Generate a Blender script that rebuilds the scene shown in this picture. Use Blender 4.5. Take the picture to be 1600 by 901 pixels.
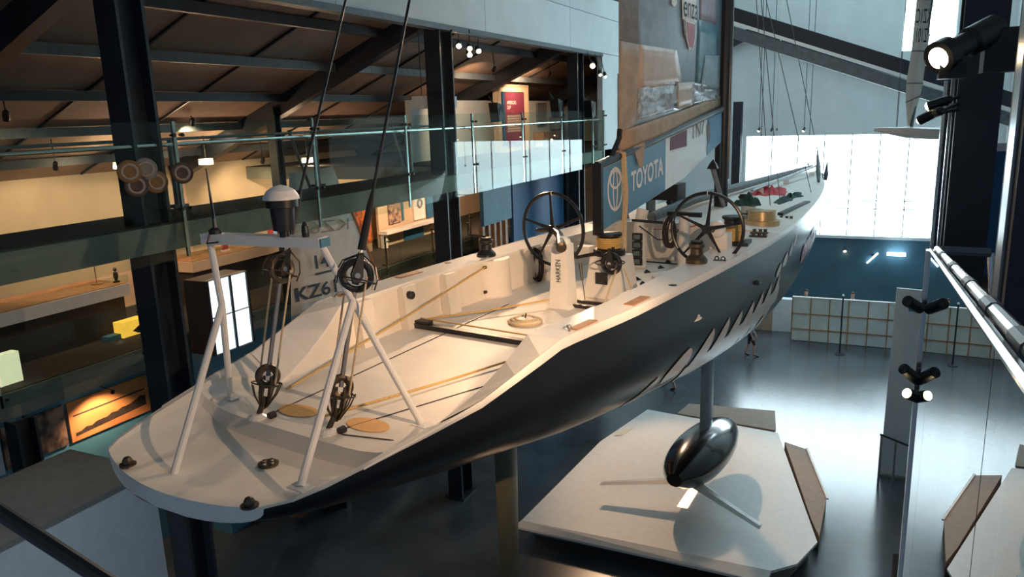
import bpy, bmesh, math, random
from mathutils import Vector, Matrix
random.seed(7)
for _o in list(bpy.data.objects): bpy.data.objects.remove(_o)
SC = bpy.context.scene
COL = SC.collection
V = Vector
rad = math.radians

# ------------------------------------------------------------------ camera
# world: Y runs down the hall, X to the right, Z up; the lens is at the origin, the hall floor 9.6 m below
AZ, PITCH, ROLL, FPX = rad(25.3), rad(12.7), rad(1.9), 1200.0
FW = V((-math.sin(AZ)*math.cos(PITCH), math.cos(AZ)*math.cos(PITCH), -math.sin(PITCH)))
R0 = V((math.cos(AZ), math.sin(AZ), 0)); U0 = R0.cross(FW)
RT = R0*math.cos(ROLL) - U0*math.sin(ROLL)
UP = U0*math.cos(ROLL) + R0*math.sin(ROLL)
cam_d = bpy.data.cameras.new('camera'); cam = bpy.data.objects.new('camera', cam_d); COL.objects.link(cam)
cam_d.sensor_width = 36; cam_d.lens = FPX/1600*36; cam_d.clip_start = 0.05; cam_d.clip_end = 300
cam.matrix_world = Matrix(((RT.x, UP.x, -FW.x, 0), (RT.y, UP.y, -FW.y, 0), (RT.z, UP.z, -FW.z, 0), (0, 0, 0, 1)))
SC.camera = cam
# ------------------------------------------------------------------ world, exposure
W = bpy.data.worlds.new('world'); SC.world = W; W.use_nodes = True
W.node_tree.nodes['Background'].inputs[0].default_value = (0.55, 0.75, 1.0, 1)
W.node_tree.nodes['Background'].inputs[1].default_value = 0.20
SC.view_settings.view_transform = 'Standard'; SC.view_settings.look = 'None'
SC.view_settings.gamma = 1; SC.view_settings.exposure = 0.4
ROOF = 1.7
WIN = 9.0            # brightness of the daylight windows

def light(name, kind, loc, target, energy, color, size=0.08, angle=60, blend=0.5, parent=None):
    l = bpy.data.lights.new(name, kind); l.energy = energy; l.color = color
    if kind == 'SPOT': l.spot_size = rad(angle); l.spot_blend = blend; l.shadow_soft_size = size
    elif kind == 'POINT': l.shadow_soft_size = size
    o = bpy.data.objects.new(name, l); COL.objects.link(o)
    loc = V(loc)
    if target is not None:
        o.rotation_euler = (V(target)-loc).to_track_quat('-Z', 'Y').to_euler()
    if parent is not None: o.parent = parent; loc = loc - WL[parent.name]
    o.location = loc
    return o

# ------------------------------------------------------------------ helpers
def ray(x, y): return FW + RT*((x-800)/FPX) - UP*((y-450.5)/FPX)
def PX(x, y, X): v = ray(x, y); return v*(X/v.x)      # measured point on a wall plane X
def PY(x, y, Y): v = ray(x, y); return v*(Y/v.y)
def PZ(x, y, Z): v = ray(x, y); return v*(Z/v.z)
HD = rad(9)
BF = V((math.sin(HD), math.cos(HD), 0)); BS = V((math.cos(HD), -math.sin(HD), 0)); BO = V((-5.4, 4.5, 0))
def B(s, t, z): return BO + BF*s + BS*t + V((0, 0, z))   # yacht coordinates: metres from the stern, to starboard, height
WL = {}
def mat(name, col, rough=0.5, metal=0.0, var=0.12, scale=6.0, emit=None, es=0.0, bump=0.0, spec=0.5, col2=None, coat=0.0, det=4.0):
    m = bpy.data.materials.new(name); m.use_nodes = True
    nt = m.node_tree; b = nt.nodes['Principled BSDF']
    tc = nt.nodes.new('ShaderNodeTexCoord'); nz = nt.nodes.new('ShaderNodeTexNoise'); cr = nt.nodes.new('ShaderNodeValToRGB')
    nz.inputs['Scale'].default_value = scale; nz.inputs['Detail'].default_value = det
    nt.links.new(tc.outputs['Object'], nz.inputs['Vector']); nt.links.new(nz.outputs['Fac'], cr.inputs['Fac'])
    c2 = col2 or tuple(min(1, c*(1+var)) for c in col); c1 = col if col2 else tuple(c*(1-var) for c in col)
    cr.color_ramp.elements[0].position = 0.35; cr.color_ramp.elements[1].position = 0.65
    cr.color_ramp.elements[0].color = (*c1, 1); cr.color_ramp.elements[1].color = (*c2, 1)
    nt.links.new(cr.outputs['Color'], b.inputs['Base Color'])
    b.inputs['Roughness'].default_value = rough; b.inputs['Metallic'].default_value = metal
    b.inputs['Specular IOR Level'].default_value = spec; b.inputs['Coat Weight'].default_value = coat
    if emit: b.inputs['Emission Color'].default_value = (*emit, 1); b.inputs['Emission Strength'].default_value = es
    if bump:
        bp = nt.nodes.new('ShaderNodeBump'); bp.inputs['Strength'].default_value = bump
        nt.links.new(nz.outputs['Fac'], bp.inputs['Height']); nt.links.new(bp.outputs['Normal'], b.inputs['Normal'])
    return m
def glass(name, tint=(0.9, 0.97, 0.95), ior=1.5, rough=0.0, boost=1.0):
    m = bpy.data.materials.new(name); m.use_nodes = True; nt = m.node_tree; nt.nodes.clear()
    out = nt.nodes.new('ShaderNodeOutputMaterial'); mx = nt.nodes.new('ShaderNodeMixShader')
    tr = nt.nodes.new('ShaderNodeBsdfTransparent'); gl = nt.nodes.new('ShaderNodeBsdfGlossy'); fr = nt.nodes.new('ShaderNodeFresnel')
    tr.inputs[0].default_value = (*tint, 1); gl.inputs['Roughness'].default_value = rough; fr.inputs[0].default_value = ior
    mu = nt.nodes.new('ShaderNodeMath'); mu.operation = 'MULTIPLY'; mu.use_clamp = True; mu.inputs[1].default_value = boost
    ge = nt.nodes.new('ShaderNodeNewGeometry'); io = nt.nodes.new('ShaderNodeMapRange')      # same reflectance on both faces of a pane
    io.inputs['To Min'].default_value = ior; io.inputs['To Max'].default_value = 1/ior
    nt.links.new(ge.outputs['Backfacing'], io.inputs['Value']); nt.links.new(io.outputs[0], fr.inputs[0])
    nt.links.new(fr.outputs[0], mu.inputs[0]); nt.links.new(mu.outputs[0], mx.inputs[0])
    nt.links.new(tr.outputs[0], mx.inputs[1]); nt.links.new(gl.outputs[0], mx.inputs[2]); nt.links.new(mx.outputs[0], out.inputs[0])
    return m
class MB:
    def __init__(s): s.v = []; s.f = []
    def add(s, vs, fs):
        n = len(s.v); s.v += [V(p) for p in vs]; s.f += [[i+n for i in f] for f in fs]; return s
    def box(s, c, d, ax=None):
        c = V(c); ax = ax or (V((1, 0, 0)), V((0, 1, 0)), V((0, 0, 1)))
        pts = [c + ax[0]*(d[0]/2*i) + ax[1]*(d[1]/2*j) + ax[2]*(d[2]/2*k) for i in (-1, 1) for j in (-1, 1) for k in (-1, 1)]
        return s.add(pts, [(0, 1, 3, 2), (4, 6, 7, 5), (0, 4, 5, 1), (2, 3, 7, 6), (0, 2, 6, 4), (1, 5, 7, 3)])
    def bb(s, lo, hi): lo, hi = V(lo), V(hi); return s.box((lo+hi)/2, hi-lo)
    def tube(s, pts, r, n=8, cap=True):
        pts = [V(p) for p in pts]; rs = r if isinstance(r, (list, tuple)) else [r]*len(pts)
        rings = []; pn = None
        for i, p in enumerate(pts):
            d = (pts[min(i+1, len(pts)-1)] - pts[max(i-1, 0)]).normalized()
            a = pn - d*pn.dot(d) if pn else d.orthogonal()
            if a.length < 1e-5: a = d.orthogonal()
            a.normalize(); pn = a; b = d.cross(a)
            rings.append([p + (a*math.cos(2*math.pi*k/n) + b*math.sin(2*math.pi*k/n))*rs[i] for k in range(n)])
        fs = [(i*n+k, i*n+(k+1) % n, (i+1)*n+(k+1) % n, (i+1)*n+k) for i in range(len(pts)-1) for k in range(n)]
        if cap: fs += [tuple(range(n))[::-1], tuple((len(pts)-1)*n+k for k in range(n))]
        return s.add([q for g in rings for q in g], fs)
    def lathe(s, base, axis, prof, n=20):
        # prof: (radius, distance along axis)
        base, axis = V(base), V(axis).normalized()
        return s.tube_r([base+axis*h for r, h in prof], [r for r, h in prof], axis, n)
    def tube_r(s, pts, rs, d, n):
        a = d.orthogonal().normalized(); b = d.cross(a)
        vs = [p + (a*math.cos(2*math.pi*k/n) + b*math.sin(2*math.pi*k/n))*max(r, 1e-4) for p, r in zip(pts, rs) for k in range(n)]
        fs = [(i*n+k, i*n+(k+1) % n, (i+1)*n+(k+1) % n, (i+1)*n+k) for i in range(len(pts)-1) for k in range(n)]
        fs += [tuple(range(n))[::-1], tuple((len(pts)-1)*n+k for k in range(n))]
        return s.add(vs, fs)
    def prism(s, poly, ext):
        n = len(poly); ext = V(ext); poly = [V(p) for p in poly]
        return s.add(poly + [p+ext for p in poly], [tuple(range(n))[::-1], tuple(range(n, 2*n))] + [(i, (i+1) % n, (i+1) % n+n, i+n) for i in range(n)])
    def grid(s, rows, closed=False):
        n = len(rows[0]); vs = [p for r in rows for p in r]
        return s.add(vs, [(i*n+k, i*n+k+1, (i+1)*n+k+1, (i+1)*n+k) for i in range(len(rows)-1) for k in range(n-1)])
    def torus(s, c, ax, R, r, n=40, m=8, a0=0, a1=2*math.pi):
        c, ax = V(c), V(ax).normalized(); a = ax.orthogonal().normalized(); b = ax.cross(a)
        full = abs(a1-a0-2*math.pi) < 1e-4
        rows = []
        for i in range(n+1):
            th = a0+(a1-a0)*i/n; e = a*math.cos(th)+b*math.sin(th)
            rows.append([c + e*(R+r*math.cos(2*math.pi*k/m)) + ax*(r*math.sin(2*math.pi*k/m)) for k in range(m+1)])
        return s.grid(rows)
    def build(s, name, m, parent=None, smooth=False, weld=True):
        off = WL[parent.name] if parent is not None else V((0, 0, 0))
        me = bpy.data.meshes.new(name); me.from_pydata([p-off for p in s.v], [], s.f); me.update()
        bm = bmesh.new(); bm.from_mesh(me)
        if weld: bmesh.ops.remove_doubles(bm, verts=bm.verts, dist=1e-5)
        bmesh.ops.recalc_face_normals(bm, faces=bm.faces); bm.to_mesh(me); bm.free()
        if smooth:
            for p in me.polygons: p.use_smooth = True
            try: me.set_sharp_from_angle(angle=rad(24))
            except Exception: pass
        for mm in (m if isinstance(m, (list, tuple)) else [m]): me.materials.append(mm)
        o = bpy.data.objects.new(name, me); COL.objects.link(o)
        if parent is not None: o.parent = parent
        WL[o.name] = off.copy()
        return o
def thing(name, label, cat, loc, group=None):
    o = bpy.data.objects.new(name, None); COL.objects.link(o); o.location = loc; o.empty_display_size = 0.1
    o['label'] = label; o['category'] = cat
    if group: o['group'] = group
    WL[o.name] = V(loc); return o
def tag(o, label, cat, group=None, kind=None):
    o['label'] = label; o['category'] = cat
    if group: o['group'] = group
    if kind: o['kind'] = kind
    return o
def struct(o, label=None):
    o['kind'] = 'structure'
    if label: o['label'] = label
    return o
def sbox(name, lo, hi, m, label=None): return struct(MB().bb(lo, hi).build(name, m), label)
def text(name, body, origin, xdir, ydir, h, m, parent, depth=0.004, w=None, warp=None, bold=0.0):
    c = bpy.data.curves.new('t', 'FONT'); c.body = body; c.size = 1; c.extrude = 0.0; c.offset = bold
    o = bpy.data.objects.new('t', c); COL.objects.link(o)
    me = bpy.data.meshes.new_from_object(o.evaluated_get(bpy.context.evaluated_depsgraph_get()))
    bpy.data.objects.remove(o)
    xs = [v.co.x for v in me.vertices]; ys = [v.co.y for v in me.vertices]
    x0, x1, y0, y1 = min(xs), max(xs), min(ys), max(ys)
    W_ = w if w else h*(x1-x0)/(y1-y0); xd, yd = V(xdir).normalized(), V(ydir).normalized()
    nd = xd.cross(yd).normalized(); mb = MB()
    pts = [V(origin) + xd*((v.co.x-x0)/(x1-x0)*W_) + yd*((v.co.y-y0)/(y1-y0)*h) for v in me.vertices]
    if warp: pts = [warp((v.co.x-x0)/(x1-x0), (v.co.y-y0)/(y1-y0)) for v in me.vertices]
    mb.add(pts, [tuple(p.vertices) for p in me.polygons])
    bpy.data.meshes.remove(me)
    o = mb.build(name, m, parent, weld=False)
    if depth:
        md = o.modifiers.new('s', 'SOLIDIFY'); md.thickness = depth; md.offset = 0
    return o

# ------------------------------------------------------------------ materials
M = {}
M['floor'] = mat('polished_floor', (0.055, 0.065, 0.075), 0.22, var=0.25, scale=0.7, spec=0.6)
M['wall'] = mat('white_wall', (0.62, 0.66, 0.66), 0.7, var=0.04, scale=1.5)
M['teal'] = mat('teal_wall', (0.035, 0.10, 0.15), 0.6, var=0.15, scale=0.8)
M['beige'] = mat('beige_wall', (0.62, 0.48, 0.34), 0.8, var=0.06, scale=1.2)
M['ceil'] = mat('brown_soffit', (0.30, 0.20, 0.15), 0.85, var=0.10, scale=2.0)
M['steel'] = mat('dark_steel', (0.014, 0.018, 0.026), 0.45, var=0.2, scale=3.0)
M['grey_steel'] = mat('grey_steel', (0.10, 0.12, 0.13), 0.45, var=0.15)
M['carpet'] = mat('dark_carpet', (0.045, 0.035, 0.03), 0.9, var=0.2, scale=30)
M['slab'] = mat('slab_edge', (0.16, 0.17, 0.15), 0.7, var=0.1, scale=2)
M['glass'] = glass('balustrade_glass', (0.86, 0.93, 0.90), boost=0.35)
M['nearglass'] = glass('near_balustrade_glass', (0.75, 0.82, 0.84), boost=1.5)
M['chrome'] = mat('steel_rail', (0.55, 0.57, 0.58), 0.25, 1.0, var=0.05)
M['deck'] = mat('deck_white', (0.74, 0.69, 0.62), 0.5, var=0.04, scale=3, bump=0.02)
M['gloss'] = mat('white_gloss', (0.80, 0.78, 0.74), 0.25, var=0.03, scale=2)
M['hull'] = mat('black_hull', (0.008, 0.009, 0.012), 0.26, var=0.2, scale=1.5, spec=0.6)
M['bulb'] = mat('black_bulb', (0.006, 0.007, 0.009), 0.22, var=0.2, coat=0.5)
M['black'] = mat('black_plastic', (0.012, 0.012, 0.013), 0.4, var=0.2)
M['carbon'] = mat('carbon_black', (0.016, 0.016, 0.018), 0.3, var=0.3, scale=40)
M['bronze'] = mat('bronze_metal', (0.11, 0.085, 0.06), 0.4, 0.8, var=0.2, scale=20)
M['gold'] = mat('gold_drum', (0.62, 0.45, 0.24), 0.3, 0.6, var=0.1, scale=15)
M['rope'] = mat('cream_rope', (0.62, 0.47, 0.28), 0.8, var=0.2, scale=60)
M['yrope'] = mat('yellow_rope', (0.60, 0.38, 0.12), 0.8, var=0.2, scale=60)
M['drope'] = mat('dark_rope', (0.03, 0.022, 0.02), 0.8, var=0.3, scale=60)
M['orange'] = mat('orange_pad', (0.80, 0.42, 0.14), 0.6, var=0.06)
M['boomblue'] = mat('boom_blue', (0.08, 0.24, 0.38), 0.3, var=0.1, scale=2)
M['boomwhite'] = mat('boom_white', (0.80, 0.84, 0.85), 0.25, var=0.03)
M['maroon'] = mat('maroon_print', (0.16, 0.03, 0.06), 0.5)
M['print_white'] = mat('white_print', (0.85, 0.80, 0.76), 0.5, var=0.03)
M['print_black'] = mat('black_print', (0.012, 0.012, 0.015), 0.6)
M['print_grey'] = mat('grey_print', (0.32, 0.27, 0.23), 0.7)
M['tan'] = mat('tan_sailcloth', (0.42, 0.29, 0.19), 0.55, var=0.12, scale=4, bump=0.05)
M['film'] = mat('grey_sail_film', (0.24, 0.29, 0.33), 0.3, var=0.15, scale=3, bump=0.05)
M['teal_film'] = mat('teal_sail_film', (0.10, 0.22, 0.26), 0.3, var=0.12, scale=3)
M['peach_film'] = mat('peach_sail_film', (0.55, 0.42, 0.33), 0.35, var=0.08, scale=5)
M['crinkle'] = mat('crinkled_clear_film', (0.50, 0.52, 0.54), 0.14, 0.35, var=0.35, scale=9, bump=0.9)
M['red'] = mat('red_print', (0.42, 0.09, 0.12), 0.5, var=0.06)
M['white_sail'] = mat('white_sailcloth', (0.66, 0.62, 0.55), 0.7, var=0.05, scale=3, bump=0.06)
M['fern'] = mat('pale_fern_print', (0.72, 0.66, 0.60), 0.25, var=0.04)
M['pink'] = mat('pink_print', (0.60, 0.22, 0.26), 0.35)
M['blue'] = mat('blue_display', (0.02, 0.12, 0.26), 0.6, var=0.08, scale=1.5)
M['blue2'] = mat('light_blue_display', (0.07, 0.22, 0.32), 0.6, var=0.08, scale=1.5)
M['white'] = mat('white_paint', (0.78, 0.77, 0.74), 0.5, var=0.03)
M['bluegrey'] = mat('pale_grey_paint', (0.58, 0.62, 0.65), 0.7, var=0.04)
M['greytop'] = mat('grey_top', (0.20, 0.19, 0.17), 0.8, var=0.08, scale=5)
M['wood'] = mat('wood', (0.40, 0.22, 0.11), 0.5, col2=(0.30, 0.15, 0.07), scale=5)
M['brownbox'] = mat('brown_board', (0.36, 0.26, 0.19), 0.7, var=0.06)
M['glow'] = mat('lamp_glow', (1, 0.9, 0.75), 0.5, emit=(1.0, 0.74, 0.42), es=22)
M['window'] = mat('daylight_pane', (0.8, 0.9, 1.0), 0.2, emit=(0.74, 0.93, 1.0), es=WIN)
M['rooflight'] = mat('rooflight_pane', (0.8, 0.9, 1.0), 0.2, emit=(0.62, 0.88, 1.0), es=ROOF)
M['screen'] = mat('instrument_screen', (0.10, 0.15, 0.17), 0.15, var=0.1)
M['redcloth'] = mat('red_cloth', (0.50, 0.05, 0.06), 0.8, var=0.35, scale=12, bump=0.3)
M['greencloth'] = mat('dark_green_cloth', (0.012, 0.05, 0.04), 0.8, var=0.4, scale=12, bump=0.3)
M['skin'] = mat('skin', (0.50, 0.30, 0.22), 0.6)
M['navy'] = mat('navy_cotton', (0.02, 0.025, 0.04), 0.8)
M['greyc'] = mat('grey_cotton', (0.22, 0.22, 0.24), 0.8)
M['hair'] = mat('dark_hair', (0.02, 0.014, 0.01), 0.6)
M['screenpanel'] = mat('translucent_white_panel', (0.55, 0.60, 0.58), 0.5, var=0.10, scale=1.2)
M['oranphoto'] = mat('orange_photo', (0.45, 0.17, 0.05), 0.6, col2=(0.66, 0.28, 0.09), scale=1.2)
M['darkphoto'] = mat('dark_photo', (0.04, 0.025, 0.02), 0.6, var=0.4, scale=6)
M['treephoto'] = mat('tree_photo', (0.03, 0.02, 0.02), 0.6, col2=(0.42, 0.24, 0.15), scale=3.5, det=8)
M['firephoto'] = mat('fire_photo', (0.05, 0.006, 0.004), 0.6, col2=(0.55, 0.14, 0.03), scale=4.0, det=8)
M['yellowlit'] = mat('lit_yellow_display', (0.8, 0.45, 0.05), 0.5, emit=(1.0, 0.52, 0.06), es=0.75)
M['creamlit'] = mat('lit_cream_display', (0.8, 0.75, 0.5), 0.5, emit=(0.9, 0.85, 0.55), es=0.6)
M['bluelit'] = mat('lit_blue_screen', (0.1, 0.3, 0.5), 0.3, emit=(0.12, 0.45, 0.75), es=0.9)
M['pagephoto'] = mat('poster_collage', (0.05, 0.04, 0.08), 0.6, col2=(0.60, 0.42, 0.28), scale=5, det=6)
M['roundphoto'] = mat('round_emblem', (0.16, 0.085, 0.02), 0.6)

# ================================================================== the hall
FZ = -9.6; UZ = -1.35; MZ = -4.8; XL = -9.0; YE = 36.0
sbox('floor', (-24, -6, FZ-0.3), (9, YE+0.5, FZ), M['floor'], 'dark polished floor of the hall')
# end wall with the large window opening (X -5.2..2.3, Z -5.55..-1.25) and a high window at the right
wx0, wx1, wz0, wz1 = -5.22, 2.35, -5.55, -1.25
wf = bpy.data.objects.new('wall_far', None); COL.objects.link(wf); struct(wf, 'pale end wall above a dark teal base'); WL['wall_far'] = V((0, 0, 0))
MB().bb((-24, YE, wz1), (0.7, YE+0.3, 8)).build('upper_wall', M['wall'], wf)
MB().bb((0.7, YE, wz1), (2.6, YE+0.3, 2.0)).build('upper_wall', M['wall'], wf)
MB().bb((2.6, YE, wz1), (9, YE+0.3, 8)).build('upper_wall', M['wall'], wf)
MB().bb((0.7, YE, 5.6), (2.6, YE+0.3, 8)).build('upper_wall', M['wall'], wf)
MB().bb((-24, YE, wz0), (wx0, YE+0.3, wz1)).build('side_wall', M['wall'], wf)
MB().bb((wx1, YE, wz0), (9, YE+0.3, wz1)).build('side_wall', M['wall'], wf)
MB().bb((-24, YE-0.02, FZ), (9, YE+0.3, wz0)).build('base_wall', M['teal'], wf)
MB().bb((-24, YE-0.1, wz0-0.12), (9, YE, wz0)).build('ledge', M['bluegrey'], wf)
def window(n, x0, x1, z0, z1, nx, zs, label):
    w = bpy.data.objects.new('window_%d' % n, None); COL.objects.link(w); w['kind'] = 'structure'; w['label'] = label; WL[w.name] = V((0, 0, 0))
    xs = [x0+(x1-x0)*i/nx for i in range(nx+1)]; zz = [z0]+zs+[z1]
    for i in range(nx):
        for j in range(len(zz)-1):
            MB().bb((xs[i]+.02, YE+.14, zz[j]+.02), (xs[i+1]-.02, YE+.17, zz[j+1]-.02)).build('pane', M['window'], w)
    for x in xs: MB().bb((x-.025, YE+.08, z0), (x+.025, YE+.2, z1)).build('mullion', M['bluegrey'], w)
    for z in zz: MB().bb((x0, YE+.08, z-.02), (x1, YE+.2, z+.02)).build('transom_bar', M['bluegrey'], w)
window(1, wx0, wx1, wz0, wz1, 7, [-4.4, -4.05], 'large bright window filling the end wall')
window(2, 0.7, 2.6, 2.0, 5.6, 2, [], 'high bright window at the top of the end wall')
# left long wall: pale band above the gallery opening, full height at the far end
wl = bpy.data.objects.new('wall_left', None); COL.objects.link(wl); struct(wl, 'pale panelled wall above the upper gallery'); WL['wall_left'] = V((0, 0, 0))
for y0 in range(-6, 36, 6):
    for z0, z1 in ((2.05, 3.25), (3.27, 8)):
        MB().bb((XL-0.2, y0+.01, z0), (XL, y0+5.99, z1)).build('panel', M['wall'], wl)
MB().bb((XL-0.2, 27.2, FZ), (XL, 36, 2.03)).build('panel', M['wall'], wl)
MB().bb((XL-0.25, -6, 1.93), (XL+.03, 27.2, 2.05)).build('edge_trim', M['grey_steel'], wl)
MB().bb((XL, 29.0, -1.2), (XL+.05, 29.5, 1.4)).build('brown_strip', M['wood'], wl)
SKX0, SKX1, SKY0, SKY1 = -4.0, 2.0, 16.0, 34.0
ce = bpy.data.objects.new('ceiling', None); COL.objects.link(ce); struct(ce, 'pale ceiling of the hall with a long rooflight'); WL['ceiling'] = V((0, 0, 0))
for lo, hi in (((XL-.2, -6, 8), (SKX0, YE+.3, 8.2)), ((SKX1, -6, 8), (9, YE+.3, 8.2)), ((SKX0, -6, 8), (SKX1, SKY0, 8.2)), ((SKX0, SKY1, 8), (SKX1, YE+.3, 8.2))):
    MB().bb(lo, hi).build('ceiling_panel', M['wall'], ce)
w3 = bpy.data.objects.new('window_3', None); COL.objects.link(w3); struct(w3, 'long rooflight along the hall roof'); WL['window_3'] = V((0, 0, 0))
for i in range(3):
    for j in range(6): MB().bb((SKX0+2*i+.03, SKY0+3*j+.03, 8.1), (SKX0+2*i+1.97, SKY0+3*j+2.97, 8.13)).build('pane', M['rooflight'], w3)
sbox('wall_right', (4.6, 6, FZ), (4.9, YE, 8), M['wall'], 'pale wall on the right of the hall')
# portal frames of the hall roof
def beam(name, a, b, w, h, m, label=None, parent=None):
    a, b = V(a), V(b); d = (b-a).normalized(); sd = V((0, 1, 0)) if abs(d.y) < .9 else V((1, 0, 0)); u = d.cross(sd).normalized(); sd = u.cross(d).normalized()
    return MB().box((a+b)/2, ((b-a).length, w, h), (d, sd, u)).build(name, m, parent)
t = thing('roof_frame', 'dark sloping roof beam with a pale strip crossing in front of end wall', 'beam', (-3, 26, 2.4))
beam('beam', (-9, 26, 4.62), (4.6, 26, -0.52), .3, .42, M['steel'], None, t)
beam('lower_flange', (-9, 26, 4.1), (4.6, 26, -1.03), .3, .34, M['grey_steel'], None, t)
beam('light_strip', (-9, 25.86, 4.38), (4.6, 25.86, -0.77), .06, .10, M['white'], None, t)
t = thing('gable_frame', 'dark gable frame with its apex against the end wall', 'beam', (-4.95, 35.6, 3.1))
beam('beam', (-4.95, 35.6, 3.2), (4.5, 35.6, -0.15), .3, .38, M['steel'], None, t)
beam('beam', (-9, 35.6, 1.35), (-4.95, 35.6, 3.2), .3, .38, M['steel'], None, t)

# ------------------------------------------------------------------ left bay: sloping soffit, walls, floors
def roofz(x): return 2.75 + (x+9)*0.415
mb = MB(); mb.prism([(XL-.2, -6, roofz(XL-.2)), (-18.6, -6, roofz(-18.6)), (-18.6, -6, roofz(-18.6)+.2), (XL-.2, -6, roofz(XL-.2)+.2)], (0, 42, 0))
CB = struct(mb.build('ceiling_bay', M['ceil']), 'sloping brown soffit over the gallery')
sl = V((-1, 0, -.415)).normalized()
for y in (-0.9, 7.65, 16.1, 25.0, 33.6): beam('rafter', (XL-.3, y, roofz(XL-.3)-.24), (-18.2, y, roofz(-18.2)-.24), .3, .46, M['steel'], None, CB)
for i, x in enumerate((-10.6, -12.2, -13.8, -15.4, -17.0)): MB().bb((x-.07, -6, roofz(x)-.23), (x+.07, 36, roofz(x-.07)-.01)).build('purlin', M['grey_steel'] if i % 2 else M['steel'], CB)
for y in (2.5, 5, 10.4, 13.2, 18.8, 21.6, 28): beam('soffit_batten', (XL-.3, y, roofz(XL-.3)-.03), (-18.2, y, roofz(-18.2)-.03), .05, .05, M['steel'], None, CB)
sbox('wall_outer', (-18.6, -6, FZ), (-18.3, YE, roofz(-18.3)), M['beige'], 'beige outer wall of the galleries')
sbox('floor_walkway', (-10.5, -6, UZ-.37), (XL, 19, UZ), M['slab'], 'upper walkway slab along the hall')
sbox('floor_gallery', (-18.3, 19, UZ-.37), (XL, YE, UZ), M['slab'], 'upper gallery slab')
sbox('trim_1', (-10.5, -6, UZ), (XL-.05, 19, UZ+.02), M['carpet'], 'dark carpet on the walkway')
sbox('trim_2', (-18.3, 19, UZ), (XL-.05, YE, UZ+.02), M['carpet'], 'dark carpet on the gallery')
sbox('floor_middle', (-18.3, -6, MZ-.5), (-14.5, YE, MZ), M['slab'], 'middle level slab')
sbox('trim_3', (-18.3, -6, MZ), (-14.55, YE, MZ+.02), M['carpet'], 'dark carpet on the middle level')
sbox('wall_lower', (-15.0, -6, FZ), (-14.8, YE, MZ-.5), M['blue2'], 'blue wall below the middle level')
# columns
def ibeam(name, x, y, z0, z1, w, d, label, m=None, group=None):
    t = thing(name, label, 'column', (x, y, z0), group); m = m or M['steel']
    MB().bb((x-w/2, y-d/2, z0), (x+w/2, y-d/2+.05, z1)).build('flange', m, t)
    MB().bb((x-w/2, y+d/2-.05, z0), (x+w/2, y+d/2, z1)).build('flange', m, t)
    MB().bb((x-.03, y-d/2+.05, z0), (x+.03, y+d/2-.05, z1)).build('web', m, t)
    MB().bb((x-w/2-.08, y-d/2-.08, z0), (x+w/2+.08, y+d/2+.08, z0+.04)).build('base_plate', m, t)
    return t
ibeam('column', -9.25, 7.62, FZ, 2.05, .40, .46, 'wide dark steel column beside the grey topped block', group='hall columns')
ibeam('column', -9.25, 16.05, FZ, 2.05, .40, .60, 'dark steel column behind the port winch, between balustrade and floor', group='hall columns')
ibeam('column', -9.25, 25.1, FZ, 2.05, .36, .60, 'dark steel column beside the bright gallery spotlight', group='hall columns')
ibeam('column', -14.3, 8.35, FZ, MZ-.5, .36, .4, 'short dark column under the middle level at left edge', group='hall columns')
ibeam('column', -11.2, 19.6, UZ, roofz(-11.2)-.2, .34, .34, 'grey green column standing on the upper gallery', M['grey_steel'], 'gallery columns')
ibeam('column', -14.2, 15.9, MZ, roofz(-14.2)-.2, .26, .26, 'slim dark column under the rafter behind the glass', M['steel'], 'gallery columns')
ibeam('column', -5.45, 34.9, FZ, 0.25, .36, .36, 'free dark column in front of the end wall', group='hall columns')
# balustrades
def balustrade(name, x, ys, z0, z1, railz, label, boltz, seg):
    t = thing(name, label, 'balustrade', (x, ys[0], z0))
    for a, b in zip(ys[:-1], ys[1:]):
        MB().bb((x-.006, a+.03, z0), (x+.006, b-.03, z1)).build('glass_pane', M['glass'], t)
    for y in ys:
        p = MB().bb((x-.09, y-.025, z0), (x-.05, y+.025, z1)).build('post', M['chrome'], t)
        for bz in boltz:
            for dy in (-.08, .08): MB().lathe((x+.03, y+dy, bz), (-1, 0, 0), [(.022, 0), (.028, .01), (.028, .03), (.012, .09)], 10).build('bolt', M['black'], p)
        if railz: MB().tube([(x-.07, y, railz-.1), (x-.2, y, railz)], .012, 6).build('rail_bracket', M['chrome'], p)
    if railz: MB().tube([(x-.2, ys[0], railz), (x-.2, ys[-1], railz)], .03, 10).build('handrail', M['chrome'], t)
    return t
balustrade('glass_balustrade', XL+.1, [-1, 2, 5, 8, 11, 14, 17, 20, 23, 26, 27.2], UZ-.5, UZ+1.42, UZ+1.1, 'long glass balustrade along the upper walkway', (-.12, -1.15), 3)
balustrade('glass_balustrade', -14.45, [2, 5, 8.2, 11.4, 14.6, 17.8, 21, 24, 27], MZ-.25, MZ+1.05, None, 'glass balustrade of the middle level below the walkway', (MZ-.1, MZ+.85), 3)
t = thing('back_railing', 'steel railing with slanted struts on the far side of the walkway', 'railing', (-10.4, 5, UZ))
for y in (5.6, 9.2, 12.8, 16.4):
    MB().bb((-10.45, y-.04, UZ), (-10.37, y+.04, UZ+1.15)).build('post', M['grey_steel'], t)
    MB().tube([(-10.41, y-.75, UZ+1.2), (-10.41, y-.25, UZ+.02)], .03, 6).build('strut', M['grey_steel'], t)
    MB().bb((-10.5, y-.14, UZ+.04), (-10.32, y+.14, UZ+.09)).build('foot', M['grey_steel'], t)
MB().tube([(-10.41, 2, UZ+1.15), (-10.41, 18.8, UZ+1.15)], .025, 8).build('top_rail', M['grey_steel'], t)
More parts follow.
